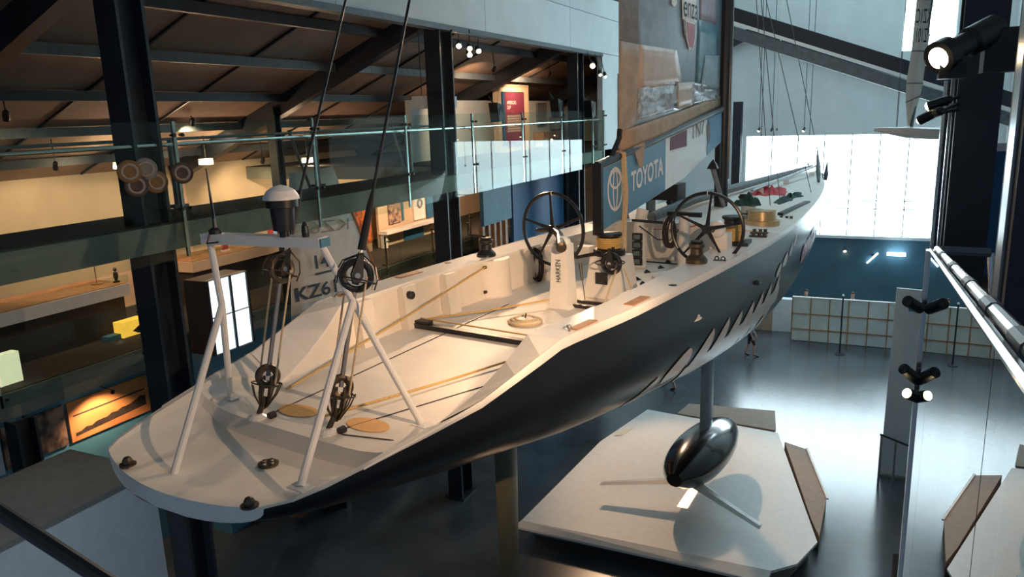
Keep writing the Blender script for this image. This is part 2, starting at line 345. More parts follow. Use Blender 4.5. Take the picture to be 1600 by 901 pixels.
# a pale block on the ground at lower left
t = thing('display_block', 'tall block with pale sides and a grey top below the stern', 'block', (-10.3, 3, FZ))
MB().bb((-11.35, -3, FZ), (-9.5, 7.3, -5.05)).build('body', M['bluegrey'], t)
MB().bb((-11.38, -3, -5.05), (-9.48, 7.32, -4.98)).build('top', M['greytop'], t)

# ------------------------------------------------------------------ things in the left bay
def wallpanel(name, label, cat, a, b, X, m, thick=.05, frame=None, group=None, parent=None, z0=None):
    p, q = PX(*a, X), PX(*b, X)
    lo = V((X-thick, min(p.y, q.y), min(p.z, q.z) if z0 is None else z0)); hi = V((X, max(p.y, q.y), max(p.z, q.z)))
    o = MB().bb(lo, hi).build(name, m, parent)
    if parent is None: tag(o, label, cat, group)
    if frame:
        f = .06; mb = MB()
        mb.bb((X-thick-.005, lo.y-f, lo.z-f), (X+.02, lo.y, hi.z+f)).bb((X-thick-.005, hi.y, lo.z-f), (X+.02, hi.y+f, hi.z+f))
        mb.bb((X-thick-.005, lo.y, hi.z), (X+.02, hi.y, hi.z+f)).bb((X-thick-.005, lo.y, lo.z-f), (X+.02, hi.y, lo.z))
        mb.build('frame', frame, o)
    return o, lo, hi
# landscape picture and tree photo on the blue lower wall
o, lo, hi = wallpanel('landscape_picture', 'long orange sunset landscape picture on the blue lower wall', 'picture', (103, 640), (236, 632), -14.75, M['oranphoto'])
p = PX(103, 628, -14.75); q = PX(236, 640, -14.75)
bpy.data.objects.remove(o)
zt = PX(170, 606, -14.75).z; zb = PX(170, 668, -14.75).z
o = tag(MB().bb((-14.80, p.y, zb), (-14.75, q.y, zt)).build('landscape_picture', M['oranphoto']), 'long orange sunset landscape picture on the blue lower wall', 'picture')
mb = MB(); n = 14; y0, y1 = p.y+.1, q.y-.1; h = zt-zb
top = [(-14.745, y0+(y1-y0)*i/n, zb+h*(.20+.28*i/n+random.uniform(-.02, .06))) for i in range(n+1)]
bot = [(-14.745, y0+(y1-y0)*i/n, zb+h*(.12+.1*i/n)) for i in range(n+1)]
mb.grid([top, bot]).build('dark_shore', M['darkphoto'], o)
MB().bb((-14.747, y0, zb+h*.62), (-14.744, y1, zb+h*.66)).build('far_shore', M['darkphoto'], o)
o = tag(MB().bb((-14.795, p.y-1.35, zb), (-14.75, p.y-.08, zt)).build('tree_photo', M['treephoto']), 'dark tree photograph left of the orange landscape', 'picture')
o = tag(MB().bb((-14.795, p.y-2.1, zb-.05), (-14.75, p.y-1.4, zt-.1)).build('text_panel', M['bluegrey']), 'pale narrow panel left of the tree photograph', 'panel')
MB().bb((-14.75, p.y-2.0, zb+.2), (-14.742, p.y-1.65, zb+.6)).build('small_photo', M['darkphoto'], o)
# lit displays below the middle level counter
t = thing('light_box', 'glowing yellow display box with a dark hull shape', 'display', (-15.75, 13, MZ))
a = PX(190, 505, -15.6); b = PX(232, 530, -15.6)
MB().bb((-15.9, a.y, b.z), (-15.6, b.y, a.z)).build('lit_face', M['yellowlit'], t)
MB().bb((-15.9, a.y, MZ), (-15.65, b.y, b.z)).build('stand', M['black'], t)
MB().prism([(-15.59, a.y+.25, b.z+.32), (-15.59, a.y+.45, b.z+.42), (-15.59, b.y, b.z+.46), (-15.59, b.y, b.z+.22), (-15.59, a.y+.4, b.z+.24)], (.02, 0, 0)).build('hull_print', M['darkphoto'], t)
MB().bb((-15.88, a.y-.35, MZ), (-15.65, a.y-.02, a.z-.25)).build('side_label', M['blue2'], t)
a = PX(-12, 565, -14.9); b = PX(30, 585, -14.9)
o = tag(MB().bb((-15.0, a.y, b.z-.1), (-14.79, b.y, b.z+.5)).build('lit_label', M['creamlit']), 'glowing cream panel at the left edge', 'panel')
# counters on the middle level
def counter(label, y0, y1, x0, x1, zt, fm):
    t = thing('display_counter', label, 'counter', ((x0+x1)/2, (y0+y1)/2, MZ))
    MB().bb((x0+.1, y0+.1, MZ), (x1-.12, y1-.1, zt-.28)).build('plinth', M['carpet'], t)
    MB().bb((x0, y0, zt-.28), (x1, y1, zt)).build('case', fm, t)
    MB().bb((x0+.03, y0+.03, zt), (x1-.03, y1-.03, zt+.02)).build('worktop', M['wood'], t)
    mb = MB()
    MB().bb((x1-.02, y0, zt+.02), (x1-.005, y1, zt+.22)).build('glass_front', M['glass'], t)
    return t
counter('long pale counter with a wooden top left of the wide column', 6.2, 12.4, -17.3, -16.0, -3.62, M['bluegrey'])
counter('peach counter with red cards behind the stern frame', 14.6, 21.4, -17.6, -16.3, -3.55, M['beige'])
for i, (y, x) in enumerate(((16.2, -16.7), (18.2, -16.8))):
    t = thing('card_holder', ['red card holder nearer the wide column on the peach counter', 'red card holder nearer the white sail on the peach counter'][i], 'card holder', (x, y, -3.53), 'red card holders')
    MB().bb((x-.06, y-.12, -3.53), (x+.06, y+.12, -3.49)).build('base', M['white'], t)
    MB().bb((x-.02, y-.10, -3.49), (x+.02, y+.10, -3.15)).build('card', M['redcloth'], t)
for i, (y0, y1) in enumerate(((14.6, 17.8), (18.0, 21.3))):
    t = thing('wall_shelf', ['peach wall shelf behind the left leg of the stern frame', 'peach wall shelf behind the radar dome'][i], 'shelf', (-18.2, y0, -2.8), 'peach shelves')
    MB().bb((-18.3, y0, -2.95), (-17.8, y1, -2.8)).build('board', M['beige'], t)
    MB().bb((-17.82, y0, -2.8), (-17.78, y1, -2.62)).build('lip', M['white'], t)
    MB().bb((-18.3, y0+.1, -3.2), (-18.1, y0+.2, -2.95)).build('bracket', M['wood'], t)
    MB().bb((-18.3, y1-.2, -3.2), (-18.1, y1-.1, -2.95)).build('bracket', M['wood'], t)
t = thing('desk_lamp', 'small dark dome lamp on the pale counter', 'lamp', (-16.6, 12.0, -3.6))
MB().lathe((-16.6, 12.0, -3.6), (0, 0, 1), [(.14, 0), (.14, .02), (.012, .03), (.012, .55)], 12).build('stand', M['wood'], t)
MB().lathe((-16.6, 12.0, -3.06), (0, 0, 1), [(.20, 0), (.19, .08), (.13, .16), (.03, .2)], 16).build('shade', M['black'], t)
t = thing('figurine', 'small dark figurine beside the dome lamp', 'figurine', (-16.3, 12.3, -3.6))
MB().lathe((-16.3, 12.3, -3.6), (0, 0, 1), [(.08, 0), (.08, .03), (.03, .05), (.06, .15), (.05, .24), (.02, .27)], 10).build('body', M['black'], t)
MB().lathe((-16.3, 12.3, -3.33), (0, 0, 1), [(.01, 0), (.04, .02), (.045, .05), (.02, .09)], 10).build('head', M['black'], t)
a = PX(398, 384, -18.25); b = PX(430, 405, -18.25)
tag(MB().bb((-18.295, a.y, b.z), (-18.2, b.y, a.z)).build('orange_panel', M['oranphoto']), 'plain orange wall panel left of the radar dome', 'panel')
a = PX(419, 348, -18.25); b = PX(433, 362, -18.25)
tag(MB().bb((-18.3, a.y, b.z), (-18.2, b.y, a.z)).build('wall_screen', M['bluelit']), 'small glowing blue screen on the outer wall', 'screen')
# emissive glazing stands in for a window reflected in glass
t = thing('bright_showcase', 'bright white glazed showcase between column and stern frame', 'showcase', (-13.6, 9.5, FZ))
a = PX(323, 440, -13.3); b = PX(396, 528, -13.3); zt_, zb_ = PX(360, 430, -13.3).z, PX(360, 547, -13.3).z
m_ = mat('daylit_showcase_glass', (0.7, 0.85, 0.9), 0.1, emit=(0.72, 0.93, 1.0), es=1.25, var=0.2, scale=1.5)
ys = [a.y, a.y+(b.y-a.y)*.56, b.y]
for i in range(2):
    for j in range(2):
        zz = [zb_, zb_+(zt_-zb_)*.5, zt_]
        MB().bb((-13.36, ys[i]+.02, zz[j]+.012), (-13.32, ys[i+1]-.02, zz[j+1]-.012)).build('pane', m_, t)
for y in ys: MB().bb((-13.42, y-.03, zb_), (-13.28, y+.03, zt_)).build('upright', M['steel'], t)
for z in (zb_, zb_+(zt_-zb_)*.5, zt_): MB().bb((-13.4, ys[0], z-.015), (-13.3, ys[2], z+.015)).build('crossbar', M['bluegrey'], t)
MB().bb((-14.0, ys[0]-.05, FZ), (-13.4, ys[2]+.05, zb_)).build('plinth', M['blue2'], t)
MB().bb((-14.0, ys[0]-.03, zb_), (-13.42, ys[2]+.03, zt_)).build('cabinet', M['steel'], t)
# blue partition under the slab and posters
o, lo, hi = wallpanel('blue_partition', 'deep blue partition behind the port wheel', 'partition', (800, 270), (884, 400), -10.3, M['blue'], .12, z0=FZ)
o, lo, hi = wallpanel('pale_blue_partition', 'paler blue partition left of the port wheel', 'partition', (754, 290), (800, 348), -10.25, M['blue2'], .12, z0=PX(775, 348, -10.25).z)
t = thing('slatted_bench', 'wooden slatted base below the paler blue partition', 'base', (-10.3, lo.y, FZ))
for i in range(5): MB().bb((-10.4, lo.y+(hi.y-lo.y)*i/5, FZ), (-10.3, lo.y+(hi.y-lo.y)*i/5+.12, PX(775, 348, -10.25).z)).build('slat', M['wood'], t)
MB().bb((-10.45, lo.y, FZ), (-10.4, hi.y, PX(775, 348, -10.25).z)).build('backing', M['brownbox'], t)
o, lo, hi = wallpanel('dark_partition', 'dark partition strip between blue partition and boom', 'partition', (884, 262), (908, 340), -10.2, M['steel'], .12, z0=FZ)
pw, plo, phi = wallpanel('poster_wall', 'peach display wall carrying posters', 'partition', (588, 298), (690, 398), -16.9, M['beige'], .1, z0=MZ)
for nm, lb, a, b, m_, X in (('fire_photo', 'glowing red and orange photograph beside the white sail', (545, 318), (582, 378), -17.2, None), ):
    p1, p2 = PX(*a, -16.8), PX(*b, -16.8)
    t = thing('fire_photo', lb, 'picture', (-16.8, p1.y, MZ)); MB().bb((-16.9, p1.y, p2.z), (-16.8, p2.y, p1.z)).build('print', M['firephoto'], t)
    MB().bb((-16.88, p1.y, MZ), (-16.82, p2.y, p2.z)).build('stand', M['brownbox'], t)
for lb, a, b, m_ in (('dark collage poster on the peach display wall', (607, 316), (628, 346), M['pagephoto']), ('narrow teal strip beside the collage poster', (628, 308), (632, 344), M['blue2']),
                     ('pale poster with a dark wreath on the peach display wall', (646, 302), (665, 340), M['white']), ('tall blue panel at the end of the display wall', (666, 300), (678, 338), M['blue']),
                     ('pale pink poster on the blue panel', (678, 300), (687, 338), M['bluegrey']), ('blue lower panel of the display wall', (632, 356), (664, 395), M['blue'])):
    o, lo, hi = wallpanel('poster', lb, 'poster', a, b, -16.82, m_, .06)
    if 'wreath' in lb:
        MB().torus((-16.81, (lo.y+hi.y)/2, (lo.z+hi.z)/2+.1), (1, 0, 0), .16, .05, 14, 5).build('wreath', M['greyc'], o)
    if 'collage' in lb:
        MB().bb((-16.82, lo.y+.05, hi.z-.25), (-16.81, hi.y-.05, hi.z-.12)).build('title_bar', M['brownbox'], o)
t = thing('ledge_shelf', 'long white ledge under the posters', 'shelf', (-16.6, plo.y, MZ))
z_ = PX(640, 352, -16.5).z
MB().bb((-16.8, plo.y-.2, z_-.12), (-16.4, phi.y, z_)).build('board', M['white'], t)
MB().bb((-16.78, plo.y-.1, MZ), (-16.6, plo.y+.1, z_-.12)).build('leg', M['white'], t); MB().bb((-16.78, phi.y-.3, MZ), (-16.6, phi.y-.1, z_-.12)).build('leg', M['white'], t)

# upper gallery at the far left: text panel, frames, loudspeakers
sbox('wall_gallery', (-13.1, 20.5, UZ+.02), (-12.9, 33, roofz(-13.1)-.5), M['wall'], 'white display wall of the upper gallery')
t = thing('text_panel', 'tall maroon text panel on a white backing in the gallery', 'panel', (-12.3, 20, UZ))
p1, p2 = PX(781, 135, -12.3), PX(832, 245, -12.3)
MB().bb((-12.6, p1.y, UZ+.02), (-12.4, p2.y, p1.z+.1)).build('backing', M['beige'], t)
p1, p2 = PX(789, 143, -12.3), PX(822, 240, -12.3)
MB().bb((-12.4, p1.y, UZ+.3), (-12.32, p2.y, p1.z)).build('face', M['maroon'], t)
MB().bb((-12.4, p1.y-.12, UZ+.3), (-12.33, p1.y, p1.z)).build('blue_edge', M['blue'], t)
text('lettering', "AMERICA'S\nCUP", (-12.31, p1.y+.15, p1.z-.62), (0, 1, 0), (0, 0, 1), .3, M['print_white'], t, 0, w=.8)
for i in range(7): MB().bb((-12.319, p1.y+.15, p1.z-.85-.09*i), (-12.312, p2.y-.15-.1*(i % 3), p1.z-.91-.09*i)).build('text_line', M['print_grey'], t)
for lb, a, b, m_ in (('grey framed board on the gallery wall', (841, 163), (853, 192), M['greyc']), ('pale picture right of the grey framed board', (862, 185), (880, 200), M['bluegrey'])):
    o, lo, hi = wallpanel('framed_picture', lb, 'picture', a, b, -12.8, m_, .08, M['grey_steel'])
t = thing('plinth', 'small wooden shelf unit below the pale gallery picture', 'shelf', (-12.5, 27, UZ))
p1, p2 = PX(850, 207, -12.4), PX(882, 215, -12.4)
MB().bb((-12.88, p1.y, p2.z), (-12.4, p2.y, p1.z)).build('top', M['wood'], t); MB().bb((-12.85, p1.y+.1, UZ+.02), (-12.5, p2.y-.1, p2.z)).build('body', M['beige'], t)
def speaker(px, py, X, label):
    c = PX(px, py, X); t = thing('loudspeaker', label, 'loudspeaker', c, 'gallery loudspeakers')
    MB().prism([c+V((-.15, -.25, .28)), c+V((-.15, .25, .2)), c+V((-.15, .2, -.25)), c+V((-.15, -.12, -.3))], (.3, 0, 0)).build('cabinet', M['black'], t)
    MB().lathe(c+V((.15, 0, .02)), (1, 0, 0), [(.14, 0), (.14, .015), (.05, .02)], 14).build('cone', M['carbon'], t)
    MB().tube([c+V((-.1, .05, .2)), c+V((-.3, .1, .5))], .025, 6).build('bracket', M['black'], t)
speaker(776, 175, -10.6, 'black loudspeaker on the grey green column'); speaker(870, 168, -9.6, 'black loudspeaker left of the column by bright lamp'); speaker(921, 170, -9.0, 'black loudspeaker right of the column by bright lamp')
t = thing('hanging_case', 'pale tilted box hanging above the glass balustrade', 'box', PX(680, 158, -9.6))
c = PX(680, 160, -9.6); MB().box(c, (.3, 1.6, .28)).build('body', M['bluegrey'], t)
for dy in (-.6, .6): MB().tube([c+V((0, dy, .1)), c+V((0, dy, 2.0-c.z))], .012, 6).build('hanger', M['steel'], t)
for i, (px, py, m_, r_) in enumerate(((202, 268, M['roundphoto'], .15), (227, 264, M['grey_steel'], .15), (213, 290, M['darkphoto'], .15), (244, 284, M['roundphoto'], .15), (284, 270, M['darkphoto'], .15))):  # coloured discs put in place of reflections in the glass
    c = PX(px, py, -8.78 if px < 250 else -8.80)
    t = thing('round_emblem', ['ochre round emblem furthest left on the wide column', 'grey round emblem at the top of the wide column', 'maroon ringed emblem lowest on the wide column', 'ochre round emblem on the right of the wide column', 'maroon round emblem behind the glass right of wide column'][i], 'emblem', c, 'round emblems')
    MB().lathe(c, (1, -.6, 0), [(r_, 0), (r_, .03), (r_*.9, .035)], 24).build('disc', m_, t)
    MB().torus(c+V((.03, -.02, 0)), (1, -.6, 0), r_*.62, .018, 24, 5).build('ring', M['print_grey'], t)
    MB().tube([c, c+V((-.12, .07, 0))], .02, 6).build('pin', M['steel'], t)
# warm ceiling spots in the left bay and on the hall edge
def spot(label, c, aim, size=.06, L=.2, rodtop=None, lit=True, energy=0, angle=70, group='ceiling spotlights', name='spotlight'):
    c = V(c); d = (V(aim)-c).normalized(); t = thing(name, label, 'spotlight', c, group)
    MB().lathe(c-d*L, d, [(size*.5, 0), (size*.9, L*.15), (size, L*.4), (size, L), (size*.85, L)], 14).build('housing', M['black'], t)
    MB().lathe(c-d*.012, d, [(size*.82, 0), (size*.82, .016), (size*.4, .026)], 14).build('lens', M['glow'] if lit else M['grey_steel'], t)
    if rodtop: MB().tube([c-d*L*.6, V(rodtop)], .012, 6).build('stem', M['black'], t)
    if energy: light('lamp_light', 'SPOT', c+d*.05, c+d*2, energy, (1.0, 0.64, 0.38), size, angle, .6, t)
    return t
k = 0
names = ['spotlight near the top between antenna stays', 'spotlight on the rafter at top centre', 'spotlight at the far left edge under the soffit', 'spotlight above the round emblems at left', 'spotlight in the left glass between column and whip antenna',
         'spotlight behind the glass near the slim column', 'spotlight on the rafter above the maroon panel', 'spotlight low on the gallery beside the bright glass', 'spotlight between column and lower rafter']
for (px, py, X, en) in ((450, 27, -12.2, 160), (543, 42, -11.0, 160), (10, 187, -13.8, 120), (87, 264, -16.0, 160), (300, 195, -15.0, 150), (410, 254, -16.5, 200), (828, 105, -11.5, 160), (862, 219, -12.3, 0), (352, 201, -15.5, 150)):
    c = PX(px, py, X); spot(names[k], c, c+V((-1.2, .6, -1.6)) if k != 7 else c+V((1, -1, -.2)), rodtop=(c.x, c.y, roofz(c.x)-.02) if k != 7 else (-12.9, c.y, c.z+.1), energy=en, angle=110); k += 1
for i, (px, py) in enumerate(((545, 254), (478, 240), (610, 240))):
    c = PX(px-130, py+10, -16.2)+V((0, -.6 if i == 1 else 0, 0)) if i else PX(190, 258, -16.2)
    t = thing('flood_lamp', ['square flood lamp above the round emblems', 'square flood lamp behind the whip antenna', 'square flood lamp right of the slim column'][i], 'lamp', c, 'square flood lamps')
    MB().box(c, (.22, .3, .16)).build('housing', M['white'], t); MB().box(c+V((.02, -.17, -.03)), (.16, .03, .08)).build('lens', M['glow'], t)
    MB().tube([c, (c.x, c.y, roofz(c.x)-.02)], .012, 6).build('stem', M['steel'], t)
    light('lamp_light', 'POINT', c+V((.35, -.2, -.1)), None, 55, (1.0, .68, .42), .08, parent=t)
for i, y in enumerate((20.5, 24.5, 29)):  # lamps added to brighten the sail and posters under the gallery
    c = V((-13.9, y, UZ-.62)); spot(['downlight under the gallery near the white sail', 'downlight under the gallery before the posters', 'downlight under the gallery at the blue end panel'][i], c, c+V((-2.0, .4, -1.4)), rodtop=(c.x, c.y, UZ-.37), energy=480, angle=120, group='downlights under the gallery')
for i, y in enumerate((22.0, 26.5)):  # lamps added to light the dark display wall of the gallery
    c = V((-10.8, y, 1.35)); spot(['gallery spotlight aimed at the maroon text panel', 'gallery spotlight aimed at the framed board'][i], c, (-13, y+1.5, -.3), rodtop=(c.x, c.y, roofz(c.x)-.02), energy=260, angle=110, group='ceiling spotlights')
c = V((-14.15, 10.2, MZ-.60)); spot('picture lamp under the slab edge above the orange landscape', c, (-14.75, 10.2, -6.9), .04, .10, rodtop=(-14.52, 10.2, MZ-.49), energy=130, angle=120, group='ceiling spotlights')  # lamp added to brighten the orange landscape
c = V((-4.6, -2.5, 2.6)); q_ = spot('cool lamp hung from the ceiling above the near gallery', c, (-9.5, 5.0, -7.5), .08, .25, rodtop=(c.x, c.y, 8), energy=0, group='ceiling spotlights')  # lamp added behind the camera to brighten the pale block
light('lamp_light', 'SPOT', c+V((-.12, .18, -.25)), (-9.5, 5.0, -7.5), 1100, (.78, .9, 1.0), .08, 38, .6, q_)
# track heads on the hall edge, these light the yacht
hl = ['left spotlight of the cluster beside the dark column', 'upper middle spotlight of the cluster beside the dark column', 'lower spotlight of the cluster beside the dark column', 'right spotlight of the cluster beside the dark column']
t = thing('lighting_track', 'black lighting track hanging at the wall edge by the dark column', 'track', PX(735, 60, -8.85))
a, b = PX(705, 48, -8.85), PX(760, 60, -8.85); MB().tube([a, b], .03, 6).build('rail', M['black'], t); MB().tube([(a+b)/2, ((a+b)/2).to_3d()*1 + V((0, 0, 2.0-((a+b)/2).z))], .015, 6).build('stem', M['black'], t)
for i, (px, py) in enumerate(((717, 72), (734, 76), (734, 86), (748, 80))):
    c = PX(px, py, -8.8); spot(hl[i], c, B(4+i*1.0, 0, -3), .07, .22, rodtop=c+V((-.05, .1, .3)), energy=(560 if i in (0, 3) else 220), angle=50, group='track spotlights')
hl = ['brightest spotlight at the end of the white wall edge', 'small spotlight beside the brightest one', 'lowest small spotlight beside the brightest one']
for i, (px, py, r_) in enumerate(((926, 103, .10), (938, 117, .06), (946, 120, .06))):
    c = PX(px, py, -8.75); spot(hl[i], c, B(9, .2, -2.8) if i == 0 else V((-3.8+i*.4, 17.5, -9.1)), r_, .26, rodtop=(-8.98, c.y+.1, 2.0), energy=(600 if i == 0 else 1300), angle=(60 if i == 0 else 36), group='track spotlights')

# ================================================================== the yacht
YT = thing('racing_yacht', 'long black racing yacht with a white deck hanging over the hall', 'yacht', B(12, 0, -4.9))
def lerp(tab, s):
    if s <= tab[0][0]: return tab[0][1]
    for (a, u), (b, v) in zip(tab[:-1], tab[1:]):
        if s <= b: return u+(v-u)*(s-a)/(b-a)
    return tab[-1][1]
HB = [(0, 1.16), (.12, 1.30), (.35, 1.40), (.7, 1.49), (1.4, 1.63), (2.5, 1.80), (3.4, 1.93), (5, 2.08), (8, 2.13), (10.5, 2.14), (13, 2.02), (15, 1.84), (17, 1.58), (19, 1.24), (21, .80), (22.4, .44), (23.3, .18), (23.75, .03)]
ZS = [(0, -3.02), (.7, -2.93), (1.4, -2.83), (2.1, -2.74), (3.35, -2.41), (3.6, -2.40), (12, -2.38), (23.75, -2.15)]
ZB = [(0, -3.20), (.4, -3.33), (1, -3.48), (1.8, -3.66), (4, -4.12), (7.3, -4.56), (9.2, -4.80), (11.6, -4.96), (13.7, -4.95), (16, -4.84), (18, -4.55), (20, -4.10), (22, -3.45), (23, -2.95), (23.75, -2.3)]
CW = [(0, .06), (1.4, .07), (1.7, .20), (2.05, .46), (3.4, .40), (5, .42), (7, .50), (9, .58), (11.4, .75)]
BW = [(0, .85), (1.1, .75), (1.5, .50), (2.0, .10), (3.4, .06), (12, .05)]
ZI = [(0, 0), (1.45, 0), (2.05, .95), (3.36, 0), (30, 0)]     # how far the inner cap edge drops to the floor: the sloping aft facet
FLZ = -3.06
def sml(tab, s):
    w = max(0, min(.9, (s-4)*.5, 23.75-s)) if s > 4 else 0
    return sum(lerp(tab, s+w*k/4) for k in range(-4, 5))/9
def floorz(s): return FLZ-.15*max(0, min(1, (1.16-s)/.05))
def warp(s, t, b): return s - .34*(1-min(1, (t/1.36)**2))*max(0, 1-s/1.3)
def Bw(s, t, z): return B(warp(s, t, 1), t, z)
SS = [0, .06, .12, .22, .35, .5, .7, .9, 1.1, 1.4, 1.7, 1.9, 2.1, 2.3, 2.6, 3.0, 3.35, 3.6, 4.2, 4.6, 5, 5.5, 6, 6.5, 7, 7.5, 8, 8.5, 9, 9.5, 10, 10.5, 11, 11.3]
SS = sorted(set(SS+[1.12, 1.17, 1.45, 2.05, 3.36]))
SF = [11.3, 11.7, 12, 12.5, 13, 13.5, 14, 14.5, 15, 15.5, 16, 16.5, 17, 17.5, 18, 18.5, 19, 19.5, 20, 20.5, 21, 21.7, 22.4, 22.9, 23.3, 23.6, 23.75]
def hullpt(s, th):
    b = sml(HB, s); zs = lerp(ZS, s); D = zs-sml(ZB, s); c = math.cos(th); 
    p = lerp([(0, .55), (3, .62), (12, .72), (18, .95), (23.7, 1.2)], s)
    return b*abs(c)**p*(1 if c >= 0 else -1), zs-D*math.sin(th)**.72
NH = 64
rows = [[Bw(s, *hullpt(s, math.pi*k/NH)) for k in range(NH+1)] for s in SS+SF[1:]]
mb = MB().grid(rows)
hull = mb.build('hull', M['hull'], YT, smooth=True)
# transom lip, cockpit well and bulwark cap in one white moulding
def inner(s):
    b = sml(HB, s); zs = lerp(ZS, s); w = lerp(CW, s); c = lerp(BW, s); fl = min(floorz(s), zs-.02)
    if s < .6: fl = zs-.015-(zs-.015-fl)*math.sin(math.pi/2*s/.6)
    zi = zs+.004-(zs-fl)*lerp(ZI, s)
    pts = [(b, zs), (b-w, zi)]
    for i in range(1, 7):
        a = math.pi/2*i/6; pts.append((b-w-c*(1-math.cos(a)), zi-(zi-fl)*math.sin(a)))
    for k in (.66, .33): pts.append(((b-w-c)*k, fl))
    return [(t, z) for t, z in pts] + [(0, fl)] + [(-t, z) for t, z in reversed(pts)]
mb = MB().grid([[Bw(s, t, z+.001) for t, z in inner(s)] for s in SS])
mb.build('cockpit', M['deck'], YT, smooth=True)
i0 = inner(0); mb = MB(); n = len(i0)
lo = [Bw(0, *hullpt(0, math.pi*k/(n-1))) for k in range(n)]
mb.grid([[Bw(0, t, z+.001) for t, z in i0], lo]); mb.build('transom_lip', M['gloss'], YT, smooth=True)
# sheer trim: pale strip along both gunwales
for sg in (1, -1):
    rows = []
    for s in [q for q in SS if q >= .7]+SF[1:]:
        b = sml(HB, s); zs = lerp(ZS, s); g_ = min(1, (s-.6)/2.6 if s < 4 else 1, (23.8-s)/3.8); rows.append([Bw(s, sg*(b+.004), zs+.012), Bw(s, sg*(b+.012), zs-.03*g_), Bw(s, sg*(b+.006), zs-.11*g_), Bw(s, sg*(b-.03), zs-.10*g_)])
    MB().grid(rows).build('gunwale', M['gloss'], YT, smooth=True)
# foredeck with camber and the bulkhead closing the cockpit
def deckrow(s):
    b = sml(HB, s); zs = lerp(ZS, s); return [B(s, b*k, zs+.004+.10*(1-k*k)*min(1, b/1.5)) for k in [1-2*i/12 for i in range(13)]]
MB().grid([deckrow(s) for s in SF]).build('foredeck', M['deck'], YT, smooth=True)
b_ = lerp(HB, 11.3)-lerp(CW, 11.3)-.05
top = [p for p in deckrow(11.3)]
MB().grid([top, [V((p.x, p.y, FLZ)) if abs(i-6) < 4.2 else V((p.x, p.y, -2.4)) for i, p in enumerate(top)]]).build('cockpit_bulkhead', M['deck'], YT)
for sg in (-1, 1):
    rows = []
    for s in [q for q in SS if q >= 2.05]:
        p_ = inner(s); (t0, z0), (t1, z1) = p_[0], p_[1]
        e_ = .035
        rows.append([Bw(s, sg*(t0-.01), z0+.006), Bw(s, sg*(t1-e_), z1+.006), Bw(s, sg*(t1-e_), z1-.045), Bw(s, sg*(t1+.02), z1-.045)])
    MB().grid(rows).build('cap_rail', M['gloss'], YT)
# frames against the cockpit sides
for sg in (-1, 1):
    for s in (3.75, 4.75, 5.75, 8.6):
        t_ = lerp(HB, s)-lerp(CW, s)
        MB().prism([B(s-.14, sg*(t_+.03), -2.42), B(s+.14, sg*(t_+.03), -2.42), B(s+.14, sg*(t_-.05), FLZ), B(s-.14, sg*(t_-.05), FLZ)], BS*(-sg*.16)).build('frame_rib', M['deck'], YT)
    MB().prism([B(5.0, sg*(2.02), -2.394), B(5.5, sg*2.02, -2.394), B(5.5, sg*1.88, -2.394), B(5.0, sg*1.88, -2.394)], (0, 0, .02)).build('cap_pad', M['wood'], YT)
    MB().prism([B(3.7, sg*(1.92), -2.396), B(4.15, sg*1.95, -2.394), B(4.15, sg*1.84, -2.394), B(3.7, sg*1.82, -2.396)], (0, 0, .02)).build('cap_pad', M['wood'], YT)
    MB().tube([B(3.62, sg*1.88, -2.39), B(3.64, sg*1.84, -2.33), B(3.72, sg*1.82, -2.33), B(3.74, sg*1.86, -2.39)], .014, 6).build('pad_eye', M['chrome'], YT)
    MB().lathe(B(4.72, sg*1.52, -2.55), BS*-sg, [(.06, 0), (.06, .10), (.03, .12)], 10).build('deck_light', M['black'], YT)
    # winch tower and winch
    T = thing  # noqa
    s, t_ = 7.1, sg*1.72
    MB().lathe(B(s, t_, FLZ), (0, 0, 1), [(.40, 0), (.38, .02), (.36, .40), (.35, .645)], 24).build('winch_tower', M['deck'], YT, smooth=True)
    for k, zz in ((.15, .55), (.05, .12)): MB().lathe(B(s-.33, t_-sg*.14+k*.1, FLZ+zz), -BF, [(.03, 0), (.03, .05)], 8).build('fairlead', M['black'], YT)
def winch(s, t_, z, m, sc=1.0, handle=None):
    c = B(s, t_, z); w = MB().lathe(c, (0, 0, 1), [(.17*sc, 0), (.17*sc, .05*sc), (.14*sc, .09*sc), (.10*sc, .13*sc), (.095*sc, .22*sc), (.125*sc, .25*sc), (.125*sc, .30*sc), (.06*sc, .31*sc), (.06*sc, .34*sc)], 20).build('winch', m, YT, smooth=True)
    MB().torus(c+V((0, 0, .325*sc)), (0, 0, 1), .08*sc, .022*sc, 16, 6).build('self_tailer', M['black'], w)
    if handle: MB().tube([c+V((0, 0, .35*sc)), c+V((0, 0, .38*sc))+handle, c+V((0, 0, .40*sc))+handle+V((0, 0, .2))], .02, 6).build('winch_handle', M['black'], w)
winch(7.1, -1.78, -2.4, M['carbon'], 1.0, BS*-.3+BF*-.1); winch(7.96, 1.72, -2.37, M['bronze'], 1.0)
winch(14.3, .45, -2.28, M['bronze'], .9); winch(13.2, -.9, -2.3, M['carbon'], .8)
MB().lathe(B(11.9, -1.65, -2.38), (0, 0, 1), [(.42, 0), (.42, .04), (.30, .05), (.27, .22), (.30, .24)], 24).build('drum_winch', M['bronze'], YT, smooth=True)
d = MB().lathe(B(12.2, 1.5, -2.37), (0, 0, 1), [(.36, 0), (.36, .12), (.28, .13), (.27, .30), (.29, .32), (.2, .33)], 28).build('drum_winch', M['gold'], YT, smooth=True)
c = B(9.9, 1.66, -2.38); d = MB().bb(c+V((-.3, -.25, 0)), c+V((.3, .25, .06))).build('winch_base', M['black'], YT)
mb = MB()
for k in range(7): mb.torus(c+V((0, 0, .09+.042*k)), (0, 0, 1), .19-.004*k, .025, 20, 6)
mb.build('rope_turns', M['yrope'], d, smooth=True)
